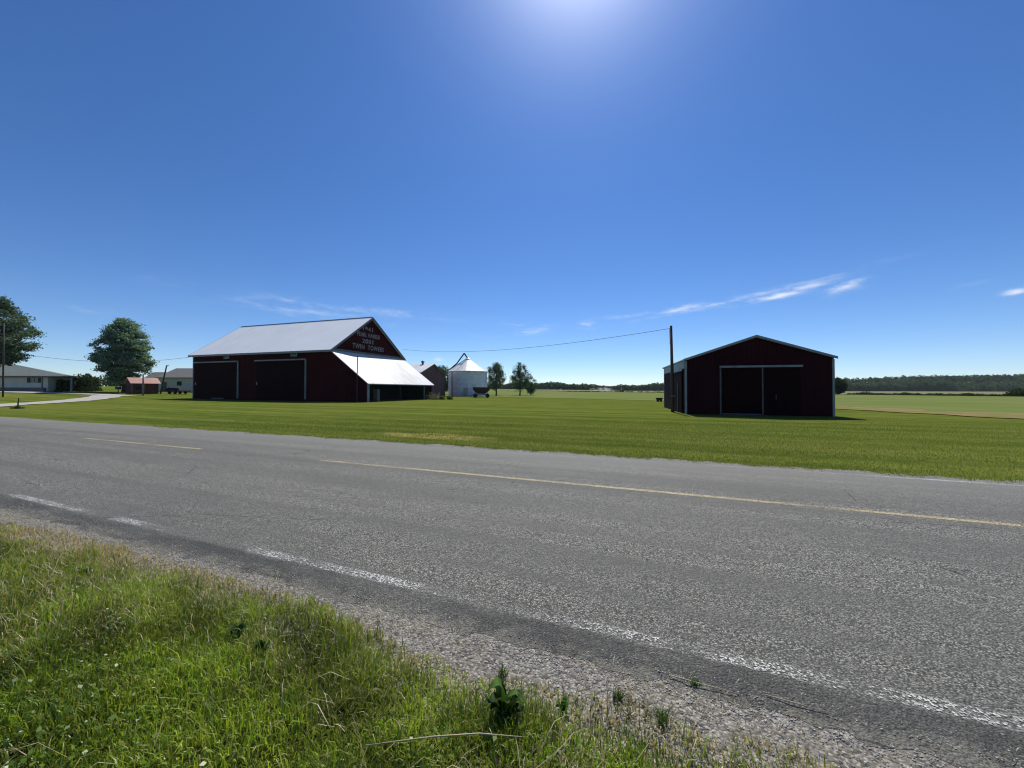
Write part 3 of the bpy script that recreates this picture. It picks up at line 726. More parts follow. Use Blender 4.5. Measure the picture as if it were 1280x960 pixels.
for cx_ in (0, WS):
    for cy_ in (0, LS):
        MB().box(cx_-.03-(.0 if cx_ else .0), cy_-.03, -.1, cx_+.0+(.03 if cx_ else .09), cy_+.09, ES-.10).build('corner_trim', M['trim'], shed) if cx_ == 0 else \
        MB().box(cx_-.09, cy_-.03, -.1, cx_+.03, cy_+.09, ES-.10).build('corner_trim', M['trim'], shed)
MB().box(-.05, .095, 3.05, -.004, LS-.05, ES-.05).build('eave_band', M['trim'], shed)
# front sliding doors: one panel in a white frame, the other plain
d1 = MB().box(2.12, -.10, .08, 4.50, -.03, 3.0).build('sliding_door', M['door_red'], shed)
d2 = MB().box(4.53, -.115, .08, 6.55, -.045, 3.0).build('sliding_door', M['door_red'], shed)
MB().box(2.06, -.135, .02, 2.12, -.005, 3.03).build('door_frame', M['trim_dull'], d1); MB().box(4.455, -.137, .02, 4.515, -.103, 3.03).build('door_frame', M['trim_dull'], d1)
MB().box(2.2, -.12, .03, 4.4, -.103, .09).build('door_sill', M['trim_dull'], d1)
MB().box(5.2, -.14, 1.0, 5.25, -.118, 1.3).build('handle', M['steel'], d2)
MB().box(2.05, -.19, 3.05, 6.66, -.01, 3.17).build('door_track', M['trim'], shed)
MB().box(-.10, .74, 2.92, -.053, 5.0, 3.02).build('side_door_track', M['trim'], shed)
sd = MB().box(-.09, .85, .1, -.03, 4.6, 2.90).build('side_door', M['door_red'], shed)
MB().box(-.12, 2.20, .1, -.093, 2.30, 2.15).build('door_frame', M['trim_dull'], sd)

# utility pole by the shed and the wire to the barn
pole = empty('utility_pole', (11.62, 26.9, 0), 0, 'plain wooden utility pole leaning slightly left at the corner of the machine shed', 'pole')
MB().tube([(0,0,-.2), (-.02,0,2), (-.10,0,6.25)], [.125,.115,.085], 12).build('shaft', M['wood'], pole, smooth=True)
MB().tube([(-.22,-.05,6.02), (-.23,-.05,5.6), (-.2,-.04,5.2), (-.21,-.04,4.9)], .012, 6).build('conduit', M['wire'], pole)
MB().tube([(-.20,-.02,6.05), (-.10,-.02,6.05)], .02, 6).build('insulator', M['galv'], pole)
MB().box(-.20, -.17, 1.1, .10, -.13, 1.22).build('bracket', M['galv'], pole)
def wire(a, b, sag, r, label, n=40):
    pts = []
    for i in range(n+1):
        t = i/n; pts.append((a[0]+(b[0]-a[0])*t, a[1]+(b[1]-a[1])*t, a[2]+(b[2]-a[2])*t - 4*sag*t*(1-t)))
    return tag(MB().tube(pts, r, 5).build('power_line', M['wire']), label, 'cable')
e = lb(.62, 14.4, 8.25)
wire((11.42, 26.88, 6.05), e, .95, .017, 'thin sagging power line from the utility pole to the gable of the large barn')

# ------------------------------------------------------------------ small barn behind, grain bin, wagon
s2 = empty('small_barn', (-15.49, 85.8, 0), AN, 'small weathered maroon gabled barn between the lean-to and the grain bin', 'barn')
MB().prism([(-10.0, -.1), (-10.0, 5.1), (-5.2, 7.0), (0, 4.9), (0, -.1)], 'x', -13, 0).build('wall', M['old_red'], s2)
MB().prism([(-10.3, 5.0), (-5.2, 7.03), (.3, 4.82), (.3, 4.92), (-5.2, 7.16), (-10.3, 5.1)], 'x', -13.3, .3).build('roof', M['roof_small'], s2)
MB().prism([(-10.32, 4.9), (-5.2, 6.92), (.32, 4.72), (.32, 4.93), (-5.2, 7.17), (-10.32, 5.11)], 'x', .303, .35).build('rake_trim', M['trim_dull'], s2)
v_ = MB(); v_.lathe([(.22, 0), (.22, .45), (.38, .5), (.36, .75), (.05, .95)], 12, (-2.6, -5.2, 7.05)); v_.build('roof_vent', M['steel'], s2, smooth=False)
MB().box(.003, -.12, -.1, .09, .02, 4.8).build('corner_trim', M['trim_dull'], s2)
MB().box(.003, -6.9, 0, .07, -3.4, 3.2).build('sliding_door', M['old_red'], s2)

bn = empty('grain_bin', (-10.8, 91.2, 0), 0, 'round pale steel grain bin with a bright conical roof behind the red wagon', 'grain bin')
prof = []
for i in range(41):
    z = i/40*5.95; prof.append((4.72+(.02 if i % 2 else -.02), z))
MB().lathe([(4.72, -.1)]+prof+[(4.72, 6.0)], 48).build('wall', M['bin_wall'], bn, smooth=False)
mb = MB(); nseg = 28
for k in range(nseg):     # ribbed cone panels
    for a, b, up in ((k, k+.92, 0.), (k+.92, k+1, .06)):
        t0, t1 = 2*math.pi*a/nseg, 2*math.pi*b/nseg
        mb.add([(5.0*math.cos(t0), 5.0*math.sin(t0), 5.93+up), (5.0*math.cos(t1), 5.0*math.sin(t1), 5.93+up), (.5*math.cos(t1), .5*math.sin(t1), 9.0+up), (.5*math.cos(t0), .5*math.sin(t0), 9.0+up)], [(0,1,2,3)])
mb.build('roof', M['bin_roof'], bn)
MB().lathe([(.55, 8.92), (.55, 9.12), (.62, 9.14), (.3, 9.36), (.05, 9.4)], 20).build('cap', M['bin_roof'], bn)
MB().lathe([(5.03, 5.86), (5.03, 5.95), (4.76, 5.96), (4.76, 5.86)], 48).build('eave_ring', M['galv'], bn)
la = MB()
for q in (-.2, .2): la.tube([(-3.35+q*.8, -3.5-q*.7, 0), (-3.35+q*.8, -3.5-q*.7, 5.9)], .035, 6)
for k in range(18): la.tube([(-3.51, -3.36, .3+k*.32), (-3.19, -3.64, .3+k*.32)], .02, 5)
la.build('ladder', M['steel'], bn)
cv = MB(); cv.tube([(-4.75, -.6, 6.15), (-2.7, -.3, 7.95), (-.95, -.1, 10.45)], [.16,.16,.16], 8); cv.tube([(-.95, -.1, 10.5), (-.1, 0, 9.25)], [.18,.15], 8)
cv.tube([(-4.9, -.6, 6.05), (-2.4, -.5, 7.75), (-.5, -.2, 9.1)], .07, 6)
cv.build('fill_conveyor', M['steel'], bn)
MB().box(-.5, -4.86, .1, .5, -4.74, 2.0).build('door', M['galv'], bn)

wg = empty('gravity_wagon', (-6.1, 74.3, 0), R(4), 'dark red flared grain wagon parked in front of the grain bin', 'wagon')
mb = MB(); mb.add([(-1.6,-1.1,1.45),(1.6,-1.1,1.45),(1.6,1.1,1.45),(-1.6,1.1,1.45),(-1.75,-1.2,2.05),(1.75,-1.2,2.05),(1.75,1.2,2.05),(-1.75,1.2,2.05),(-.75,-1.0,.75),(.75,-1.0,.75),(.75,.7,.75),(-.75,.7,.75)],
   [(0,1,5,4),(1,2,6,5),(2,3,7,6),(3,0,4,7),(8,9,1,0),(9,10,2,1),(10,11,3,2),(11,8,0,3),(8,11,10,9)])
mb.build('hopper', M['wagon_red'], wg)
mb = MB(); mb.box(-1.5,-.5,.55,1.5,-.4,.67); mb.box(-1.5,.4,.55,1.5,.5,.67)
for x in (-1.2, 1.2): mb.box(x-.06,-.95,.36,x+.06,.95,.46); mb.tube([(x,-.45,.62),(x*.95,-.75,1.5)], .05, 6); mb.tube([(x,.45,.62),(x*.95,.75,1.5)], .05, 6)
mb.build('chassis', M['steel'], wg)
MB().tube([(-1.5,0,.5), (-2.6,0,.32)], .05, 6).build('tongue', M['steel'], wg)
MB().tube([(-1.3,-1.18,2.0),(-1.25,-1.16,2.45)], .05, 6).build('crank', M['steel'], wg)
wheel = None
for x in (-1.2, 1.2):
    for y in (-1.0, 1.0):
        tp = [(.18,-.1),(.36,-.1),(.41,-.05),(.41,.05),(.36,.1),(.18,.1)]
        mb = MB().lathe(tp, 20); mb.v = [(a, c, b) for a, b, c in mb.v]
        w_ = mb.build('wheel', M['black'], wg, loc=(x, y, .41))
        mb = MB().lathe([(.05,-.06),(.2,-.07),(.2,.07),(.05,.06)], 16); mb.v = [(a, c, b) for a, b, c in mb.v]
        mb.build('rim', M['galv'], w_)

# ------------------------------------------------------------------ house, garage, shed, left-hand things
hx, hy = -80.0, 64.0; hz_ = g1(-84, 66)
hs = empty('ranch_house', (hx, hy, hz_), 0, 'low white ranch house with grey hipped roof behind the driveway', 'house')
MB().box(-26, 0, -.3, .15, 5.2, 2.62).build('wall', M['house_wall'], hs)
mb = MB(); ez = 2.58
E_ = [(-27, -1.5, ez), (5.6, -1.5, ez), (4.4, .6, ez), (-.8, 5.7, ez), (-27, 5.7, ez)]; Rg = [(-20, 2.9, ez+2.15), (-9.2, 2.9, ez+2.15)]
Eb = [(a, b, c-.16) for a, b, c in E_]
mb.add(E_+Rg+Eb, [(0,1,6,5),(1,2,6),(2,3,6),(3,4,5,6),(4,0,5),(0,7,8,1),(1,8,9,2),(2,9,10,3),(3,10,11,4),(4,11,7,0),(7,11,10,9,8)])
mb.build('roof', M['house_roof'], hs)
MB().box(-27.03, -1.56, ez-.2, 5.66, -1.503, ez+.01).build('fascia', M['trim_dull'], hs)
MB().box(-21, -.35, -.3, -.1, -.02, .62).build('foundation', M['found'], hs)
wf = MB()
wx0, wx1, wz0, wz1 = -2.75, -1.55, 1.52, 2.28
for a in ((wx0-.08, wz0-.08, wx1+.08, wz0), (wx0-.08, wz1, wx1+.08, wz1+.08), (wx0-.08, wz0, wx0, wz1), (wx1, wz0, wx1+.08, wz1), (-2.18, wz0, -2.12, wz1)):
    wf.box(a[0], -.06, a[1], a[2], -.003, a[3])
wn = wf.build('window', M['trim'], hs)
MB().box(wx0, -.03, wz0, wx1, -.004, wz1).build('pane', M['glass'], wn)
for a in (-3.42, -1.42): MB().box(a, -.05, wz0-.06, a+.55, -.003, wz1+.06).build('shutter', M['shutter'], hs)
for k in range(5):
    MB().box(.1+5*(k == 4), -.9, -.3, .25+5*(k == 4), -.75, ez-.16).build('porch_post', M['trim'], hs) if k in (0, 4) else None
MB().box(-11.9, 1.6, ez+1.0, -11.6, 1.9, ez+1.75).build('roof_vent', M['galv'], hs)
MB().box(-18, -.08, .62, -17.1, -.01, 2.4).build('door', M['trim_dull'], hs)

gx, gy = -67.0, 78.0
ga = empty('white_garage', (gx, gy, g1(gx-3, gy)), 0, 'white outbuilding with grey shingled roof beyond the leaning pole', 'garage')
MB().prism([(0, -.3), (0, 3.0), (4.5, 5.0), (9, 3.0), (9, -.3)], 'x', -7.2, 5).build('wall', M['gar_wall'], ga)
MB().prism([(-.4, 2.84), (4.5, 5.02), (9.4, 2.84), (9.4, 2.98), (4.5, 5.18), (-.4, 2.98)], 'x', -7.5, 5.3).build('roof', M['gar_roof'], ga)
MB().box(-12.5, 2.0, -.3, -7.21, 8.0, 2.5).build('side_wing', M['gar_wall'], ga)
MB().prism([(1.7, 2.4), (5.0, 4.2), (8.3, 2.4), (8.3, 2.52), (5.0, 4.33), (1.7, 2.52)], 'x', -12.8, -7.51).build('wing_roof', M['gar_roof'], ga)
w1_ = MB()
for a in ((-3.25, 1.3, -2.25, 1.38), (-3.25, 2.1, -2.25, 2.18), (-3.25, 1.38, -3.17, 2.1), (-2.33, 1.38, -2.25, 2.1)): w1_.box(a[0], -.05, a[1], a[2], -.003, a[3])
w1_ = w1_.build('window', M['trim_dull'], ga); MB().box(-3.17, -.03, 1.38, -2.33, -.004, 2.1).build('pane', M['glass'], w1_)
MB().box(-6.3, -.04, 0, -5.4, -.003, 2.0).build('door', M['trim_dull'], ga)

qx, qy = -64.4, 63.0
gs = empty('garden_shed', (qx, qy, g1(qx, qy)), R(63), 'small red-brown garden shed with a terracotta-coloured roof beside the round tree', 'shed')
MB().prism([(0, -.2), (0, 1.9), (1.2, 2.72), (2.4, 1.9), (2.4, -.2)], 'x', 0, 3.5).build('wall', M['shed_wall'], gs)
MB().prism([(-.3, 1.75), (1.2, 2.75), (2.7, 1.75), (2.7, 1.83), (1.2, 2.84), (-.3, 1.83)], 'x', -.25, 3.75).build('roof', M['shed_roof'], gs)
MB().box(-.03, -.04, -.1, .09, .06, 1.85).build('corner_trim', M['trim_dull'], gs)
MB().box(2.0, -.05, 0, 3.0, -.003, 1.7).build('door', M['shed_wall'], gs)
MB().box(.5, -.04, .7, 1.2, -.003, 1.3).build('window', M['glass'], gs)

def post(name, x, y, h, lean, r, label, m, cat='pole', extra=None):
    o = empty(name, (x, y, g1(x, y)), 0, label, cat)
    MB().tube([(0,0,-.2), (lean*.5,0,h*.5), (lean,0,h)], [r,r*.9,r*.75], 10).build('shaft', m, o, smooth=True)
    return o
post('wooden_post', -58.7, 59.2, 3.4, 0, .13, 'upright grey wooden post in front of the small red-brown shed', M['greywood'])
o = post('leaning_pole', -62.4, 66, 5.1, 1.1, .13, 'short pole leaning right between the small shed and the white outbuilding', M['wood'])
MB().tube([(1.02,-.0,4.95), (1.45,0,5.12)], .05, 6).build('crosspiece', M['wood'], o)
o = post('yard_light_pole', -68.4, 50.0, 9.9, -.1, .09, 'tall dark pole with a small yard lamp before the white house', M['wood'], 'pole')
MB().tube([(-.08,-.1,8.4), (-.3,-.7,8.6)], .04, 6).build('lamp_arm', M['galv'], o)
MB().lathe([(.05,0),(.2,-.05),(.24,-.25),(.1,-.38)], 12, (-.3,-.75,8.65)).build('lamp', M['trim'], o)
wire((-68.47, 50, g1(-68.4, 50)+6.2), lb(-26.6, .2, 6.6), 1.15, .02, 'thin power line crossing the sky from the yard light pole to the barn eave')
o = empty('mailbox', (-66.9, 63.2, g1(-66.9, 63.2)), 0, 'small dark box on a short post by the trunk of the round tree', 'box')
MB().box(-.05,-.05,-.1,.05,.05,.75).build('post', M['greywood'], o); MB().prism([(-.3,.75),(.3,.75),(.3,1.15),(0,1.3),(-.3,1.15)], 'y', -.25, .25).build('box', M['steel'], o)

tr = empty('farm_trailer', (-60.6, 67.5, g1(-60.6, 67.5)), R(-6), 'low dark farm trailer parked before the white outbuilding', 'trailer')
MB().box(-1.6,-.9,.5,1.7,.9,.65).build('deck', M['steel'], tr)
mb = MB(); mb.prism([(-1.6,.65),(1.2,.65),(1.0,1.1),(-1.0,1.2),(-1.5,.95)], 'y', -.85, .85); mb.build('covered_load', M['black'], tr)
for x in (-.6, .5):
    for y in (-.95, .95):
        mb = MB().lathe([(.1,-.1),(.3,-.1),(.34,0),(.3,.1),(.1,.1)], 16); mb.v = [(a, c, b) for a, b, c in mb.v]
        mb.build('wheel', M['black'], tr, loc=(x, y, .34))
MB().tube([(1.7,0,.55), (2.7,0,.4)], .05, 6).build('tongue', M['steel'], tr)

# small things on the lawn
o = empty('marker_post', (-39.3, 29.6, g1(-39.3, 29.6)), 0, 'short dark stake in a weed tuft on the lawn by the driveway', 'stake')
MB().tube([(0,0,-.1),(.03,0,.4),(.08,0,.85)], [.05,.045,.03], 6).build('stake', M['wood'], o)
n = 260; a = rng.uniform(0, 6.28, n); r = .5*rng.random(n)
tf = blades('weed_tuft', np.cos(a)*r-.02, np.sin(a)*r*.5, np.zeros(n), .12+.2*rng.random(n), np.full(n, .02), ramp(rng.random(n), (.03,.05,.015), (.06,.09,.02)), M['blade'], .6, .6); del tf['kind']; tf.parent = o
o = empty('feed_trough', (20.15, 50.9, 0), R(20), 'small black trough standing alone on the lawn left of the machine shed', 'trough')
mb = MB(); mb.add([(-.3,-.16,.16),(.3,-.16,.16),(.3,.16,.16),(-.3,.16,.16),(-.42,-.26,.52),(.42,-.26,.52),(.42,.26,.52),(-.42,.26,.52)], [(0,1,5,4),(1,2,6,5),(2,3,7,6),(3,0,4,7),(0,3,2,1)]); mb.build('basin', M['black'], o)
for x in (-.27, .27): MB().box(x-.04,-.2,-.05,x+.04,.2,.2).build('leg', M['black'], o)
q = lb(7.6, 13.2)
tag(MB().lathe([(.2,-.05),(.33,.1),(.35,.3),(.2,.46),(.04,.5)], 9).build('boulder', M['stone'], loc=(-12.1, 60.6, 0)), 'dark boulder on the grass right of the lean-to post', 'rock')
for i, (dx, dy, s, lbx) in enumerate([(0, 0, 1.0, 'pale loose shrub against the far lean-to post'), (1.1, .6, .55, 'small green weed bush between the pale shrub and the dark boulder'), (2.4, .8, .5, 'low grassy weed bush right of the dark boulder')]):
    x, y = q[0]-.3+dx, q[1]+dy; n = 500
    c = np.stack([rng.normal(0, .45*s, n), rng.normal(0, .4*s, n), np.abs(rng.normal(.35*s, .35*s, n))], -1)
    colr = ramp(rng.random(n), (.12,.13,.09), (.24,.23,.17)) if i == 0 else ramp(rng.random(n), (.05,.09,.02), (.12,.16,.04))
    e_ = empty('shrub', (x, y, 0), 0, lbx, 'shrub', 'weeds by the lean-to')
    leaflets('foliage', c, .05+.07*rng.random(n), colr, M['leaf'], 1., e_)
    MB().tube([(0,0,-.05), (.02,0,.5*s)], [.03,.012], 6).build('stem', M['bark'], e_)

# ------------------------------------------------------------------ trees
def crown_clusters(r, nc, rx, rz, zc, tpow=.75, power=.5):
    out_ = []                                        # egg-shaped crown, widest below the middle when tpow < 1
    while len(out_) < nc:
        t = r.random()
        prof = max(0., math.sin(math.pi*t**tpow))**.62
        if r.random() > prof: continue
        a = r.random()*2*math.pi; q = r.random()**power*prof*(1+.10*math.sin(3*a+5*t)+.08*math.sin(5*a-9*t))
        out_.append(Vector((rx*q*math.cos(a), rx*q*math.sin(a), zc-rz+2*rz*t)))
    return out_
def tree(name, x, y, h, rx, z0, nc, per, leaf, seed, label, c1, c2, group=None, trunk_r=.25, cl=.17, flat=.55, tpow=.75, power=.5, aspect=.6, zoff=0):
    r = random.Random(seed); o = empty(name, (x, y, g1(x, y)+zoff), 0, label, 'tree', group)
    rz = (h-z0)/2; zc = z0+rz
    cl_pts = crown_clusters(r, nc, rx*.88, rz*.9, zc, tpow, power)
    mb = MB()
    top = zc+rz*.45
    tp = [(0,0,-.2), (.03*h*.2,.0,z0*.6), (.0,.02*h,zc*.8), (0,0,top)]
    mb.tube(tp, [trunk_r*1.25, trunk_r, trunk_r*.62, trunk_r*.15], 10); trk = mb.build('trunk', M['bark'], o, smooth=True)
    lm = MB()
    for p in sorted(cl_pts, key=lambda p: r.random())[:min(40, nc)]:
        zb = max(z0*.75, min(top*.95, p.z-.45*math.hypot(p.x, p.y)-.1*h*r.random()))
        mid = Vector((p.x*.45, p.y*.45, zb+(p.z-zb)*.35))
        lm.tube([(0,0,zb), tuple(mid), tuple(p)], [trunk_r*.35, trunk_r*.2, trunk_r*.05], 5)
    lm.build('limbs', M['bark'], o, smooth=True)
    C = []; S = []; K = []
    cr = cl*2*rx
    for p in cl_pts:
        n = int(per*r.uniform(.6, 1.4)); s = cr*r.uniform(.55, 1.25)
        q = np.clip(rng.normal(0, .5, (n, 3)), -1., 1.)*np.array([s, s, s*flat]); 
        C.append(q+np.array(p)[None]); S.append(leaf*rng.uniform(.6, 1.3, n))
        t = np.clip(rng.random(n)*.6+.4*r.random(), 0, 1); K.append(ramp(t, c1, c2))
    leaflets('crown', np.concatenate(C), np.concatenate(S), np.concatenate(K), M['leaf'], 1.2, o, aspect=aspect)
    return o
G1, G2 = (.055,.10,.07), (.14,.21,.13)
tree('round_tree', -70.9, 68, 14.0, 4.3, 1.5, 400, 120, .16, 3, 'wide round-crowned tree standing alone beside the small red-brown shed', (.11,.19,.15), (.29,.40,.30), trunk_r=.34, cl=.095, flat=.5, tpow=.72)
tree('maple_tree', -84.2, 60, 16.2, 5.2, 3.6, 360, 130, .17, 5, 'big dark maple cut off by the left edge, rising over the white house', (.06,.105,.08), (.16,.23,.16), trunk_r=.4, cl=.09, flat=.6, tpow=.8)
tree('lawn_tree', -4.2, 98.7, 9.3, 2.9, 1.4, 110, 85, .13, 8, 'leafy young tree just right of the grain bin', G1, G2, 'young trees behind the lawn', trunk_r=.2, cl=.11, flat=1.2, tpow=.8)
tree('lawn_tree', 2.1, 99.2, 9.2, 3.0, 1.6, 100, 80, .13, 12, 'young tree with a gap-toothed crown, standing furthest right of the pair by the grain bin', G1, G2, 'young trees behind the lawn', trunk_r=.18, cl=.11, flat=1.3, tpow=.62)
tree('lawn_tree', 5.2, 103, 5.4, 2.2, .5, 46, 70, .14, 14, 'low bushy tree tucked behind the right-hand young tree', G1, G2, 'young trees behind the lawn', trunk_r=.12, cl=.15, flat=.9, tpow=.8)
tree('hedgerow_tree', -21.0, 112, 8.8, 4.4, .6, 110, 80, .20, 17, 'dark green tree showing between the small barn and the grain bin', (.045,.08,.036), (.11,.16,.07), trunk_r=.25, cl=.14)
tree('field_tree', 124.5, 142, 6.4, 2.9, .3, 90, 90, .22, 21, 'single dark round tree on the field edge right of the machine shed', (.022,.042,.02), (.055,.085,.038), trunk_r=.25, cl=.15, flat=.8, tpow=.85)
def bush(x, y, rx, h, n, leaf, label, seed, group=None, c1=(.022,.042,.020), c2=(.05,.08,.035), name='bush', cat='bush'):
    r = random.Random(seed); o = empty(name, (x, y, g1(x, y)), 0, label, cat, group)
    d = rng.normal(size=(n, 3)); d[:, 2] = np.abs(d[:, 2])*1.0; d /= np.linalg.norm(d, axis=1)[:, None]
    q = rng.random(n)**.33
    lump = 1+.16*np.sin(d[:, 0]*5+seed)*np.sin(d[:, 1]*4+seed*2)+.10*np.sin(d[:, 2]*9+seed)
    c = d*np.array([rx, rx*.8, h])*(q*lump)[:, None]; c[:, 2] = np.maximum(c[:, 2], .05)
    leaflets('foliage', c, leaf*rng.uniform(.6, 1.3, n), ramp(rng.random(n), c1, c2), M['leaf'], 1., o)
    st_ = MB()
    for k in range(5):
        a = k*1.26; st_.tube([(.05*math.cos(a), .05*math.sin(a), -.1), (.3*rx*math.cos(a), .3*rx*math.sin(a), h*.6)], [.05, .015], 5)
    st_.build('stems', M['bark'], o); return o
hg = 'dark hedge bushes by the house'
bush(-77.6, 67.0, 1.9, 2.9, 3600, .13, 'rounded dark hedge bush with a clear right-hand end beside the meadow', 1, hg)
bush(-77.9, 64.9, 1.5, 2.2, 2600, .13, 'dark hedge bush under the end of the house eave', 2, hg)
bush(-80.4, 70.3, 2.2, 3.5, 3600, .14, 'dark hedge bush behind the end of the house roof', 3, hg)
fb = 'low bushes along the field ditch'
for i, (x, y, rx, h, lbx) in enumerate([(133, 140, 2.6, 1.1, 'low flat bush right of the single round tree'), (146, 138, 2.0, .8, 'small low bush second along the ditch from the single round tree'), (147, 120, 1.9, .75, 'small dark bush third along the ditch from the single round tree'), (150, 112, 1.6, .75, 'small dark bush nearest the big bush at the right edge')]):
    bush(x, y, rx, h, 500, .2, lbx, 30+i, fb)
bush(139.5, 101, 4.0, 2.4, 2500, .22, 'broad dark bush at the right edge before the wooded hill', 41, fb)
bush(150, 104, 5.0, 3.6, 2500, .24, 'taller bush mostly cut off by the right edge', 42, fb)

# far woods: one mass each
def woods(name, pts, leaf, per, c1, c2, label=None):
    C = []; S = []; K = []
    for (x, y, z, h, r) in pts:
        n = per; d = rng.normal(size=(n, 3)); d /= np.linalg.norm(d, axis=1)[:, None]
        q = rng.random(n)**.3
        lump = 1+.2*np.sin(d[:, 0]*4+x)*np.sin(d[:, 2]*5+y)
        c = d*np.array([r, r, h*.5])*(q*lump)[:, None]+np.array([x, y, z+h*.5])
        C.append(c); S.append(leaf*rng.uniform(.6, 1.3, n)); K.append(ramp(np.clip(.5*rng.random(n)+.5*rng.random(), 0, 1), c1, c2))
    return leaflets(name, np.concatenate(C), np.concatenate(S), np.concatenate(K), M['leaf'], 1., kind='stuff')
W1, W2 = (.035,.062,.036), (.085,.125,.065)
pts = []
def line_pts(a, b, step, h0, h1, rows=2, depth=14, r=4.5):
    L = math.hypot(b[0]-a[0], b[1]-a[1]); n = int(L/step)
    for k in range(rows):
        for i in range(n):
            t = (i+rng.random())/n
            x = a[0]+(b[0]-a[0])*t+rng.normal(0, 2); y = a[1]+(b[1]-a[1])*t+k*depth+rng.normal(0, 3)
            h = rng.uniform(h0, h1)+2.2*math.sin(x*.03)+1.2*math.sin(x*.11); pts.append((x, y, g1(x, y)-.5, h, r*rng.uniform(.8, 1.3)))
line_pts((-420, 640), (-150, 625), 5, 9, 13); line_pts((-150, 625), (340, 605), 3.6, 9.0, 11.5); line_pts((340, 605), (700, 585), 5.5, 11.5, 16.0, 3)
woods('distant_woods', pts, 1.7, 130, W1, W2)
pts = []; line_pts((-470, 225), (-285, 232), 4, 7.5, 10, 2, 8, 3.2); line_pts((-285, 232), (-110, 275), 4, 6.5, 9.0, 2, 8, 3.2)
woods('treeline', pts, .75, 150, (.022,.042,.022), (.05,.08,.035))
# wooded hill on the right
def fhill(U, V):
    return U, V, -1 + hillz(U, V)
def hillz(x, y):
    a = np.clip((np.asarray(x, float)-450)/400, 0, 1); a = a*a*(3-2*a)
    b = np.clip((np.asarray(y, float)-(620-.22*(np.asarray(x, float)-600)))/110, 0, 1); b = b*b*(3-2*b)
    e = np.clip((2600-np.asarray(x, float))/900, 0, 1)
    return 20*a*b*e*(1+.08*np.sin(np.asarray(x)*.013))
tag(grid_mesh('hill', np.arange(420, 2700, 30.), np.arange(60, 1300, 30.), fhill, M['hillside']), kind='structure')
pts = []
for i in range(1500):
    x = rng.uniform(560, 1350); y = 610-.25*(x-600)+rng.random()**1.3*230
    if y < 380: y = 380+rng.random()*100
    pts.append((x, y, float(hillz(x, y))-1.5, rng.uniform(10, 15), rng.uniform(4, 6.5)))
woods('wooded_hill_canopy', pts, 1.7, 80, W1, W2)
# grass fringe of the ditch
pts = [(x*1.018+.5+rng.normal(0, 1.2), y*1.018+1+rng.normal(0, .8), 0, rng.uniform(.3, .8), rng.uniform(.7, 1.4)) for x, y in dens(far_edge, 4) for k in range(3)]
woods('ditch_weeds', pts, .22, 40, (.02,.035,.012), (.05,.07,.02))

# tractor far off raising dust
tx, ty = 88.5, 300
tk = empty('tractor', (tx, ty, 0), R(170), 'tiny far-off tractor working the pale field in a puff of dust', 'tractor')
MB().box(-1.6,-.5,.9,1.2,.5,1.6).build('body', M['tractor'], tk, bevel=.08)
MB().prism([(-.9,1.6),(.5,1.6),(.35,2.8),(-.8,2.8)], 'y', -.65, .65).build('cab', M['glass'], tk)
for x, r_ in ((.9, .5), (-1.0, .85)):
    for y in (-.8, .8):
        mb = MB().lathe([(.15,-.2),(r_*.9,-.2),(r_,-.1),(r_,.1),(r_*.9,.2),(.15,.2)], 18); mb.v = [(a, c, b) for a, b, c in mb.v]
        mb.build('wheel', M['black'], tk, loc=(x, y, r_))
m, t = new_mat('dust')
tc = t.n('ShaderNodeTexCoord').outputs['Object']
nn = t.smooth(t.noise(tc, .25, 4, .6), .38, .7)
vol = t.n('ShaderNodeVolumePrincipled', {'Color': (.95,.92,.86,1), 'Density': t.math('MULTIPLY', nn, .22), 'Anisotropy': .3})
t.n('ShaderNodeOutputMaterial', {'Volume': vol.outputs[0]})
mb = MB()
prof = [(.3, 0), (1.2, 3), (1.9, 8), (2.1, 14), (1.6, 20), (.4, 25)]
mb.lathe(prof, 16); mb.v = [(-c, b, max(.05, a+.9+.05*c)) for a, b, c in mb.v]
tag(mb.build('dust_cloud', m, loc=(tx-1.5, ty+2, 0)), 'pale dust drifting behind the far tractor', 'dust', kind='stuff')

# ------------------------------------------------------------------ sky, sun, camera
EL, AZ = R(54), R(11)
world = bpy.data.worlds.new('World'); scene.world = world; world.use_nodes = True
t = NT(world.node_tree)
sky = t.n('ShaderNodeTexSky', sky_type='NISHITA'); sky.sun_disc = False; sky.sun_elevation = EL; sky.sun_rotation = AZ
sky.altitude = 0; sky.air_density = .72; sky.dust_density = 0.05; sky.ozone_density = 3.0
hs_ = t.n('ShaderNodeHueSaturation', {'Color': sky.outputs[0], 'Saturation': 1.2, 'Value': 1.0, 'Hue': .503})
skyt = t.mix(1., hs_.outputs[0], (.90, .925, 1.0), 'MULTIPLY')
_sd = (math.sin(AZ)*math.cos(EL), math.cos(AZ)*math.cos(EL), math.sin(EL))
# cirrus wisps, placed by compass direction and elevation
gdir = t.n('ShaderNodeTexCoord').outputs['Generated']; sp = t.n('ShaderNodeSeparateXYZ', {0: gdir})
ca_ = t.n('ShaderNodeVectorMath', {0: gdir, 1: _sd}, operation='DOT_PRODUCT').outputs['Value']
sang = t.math('ARCCOSINE', t.math('MINIMUM', ca_, .99999))
aur = t.math('MULTIPLY', t.math('EXPONENT', t.math('MULTIPLY', sang, -14.5)), 24.)
brd = t.math('ADD', 1., t.math('MULTIPLY', t.math('EXPONENT', t.math('MULTIPLY', sang, -2.2)), .75))
skyt = t.n('ShaderNodeVectorMath', {0: skyt, 3: brd}, operation='SCALE').outputs[0]
skyt = t.mix(aur, skyt, t.mix(1., skyt, (1., 1., 1.), 'ADD'), 'MIX'); skyt.node.clamp_factor = False
az = t.math('ARCTAN2', sp.outputs[0], sp.outputs[1]); el = t.math('ARCSINE', sp.outputs[2])
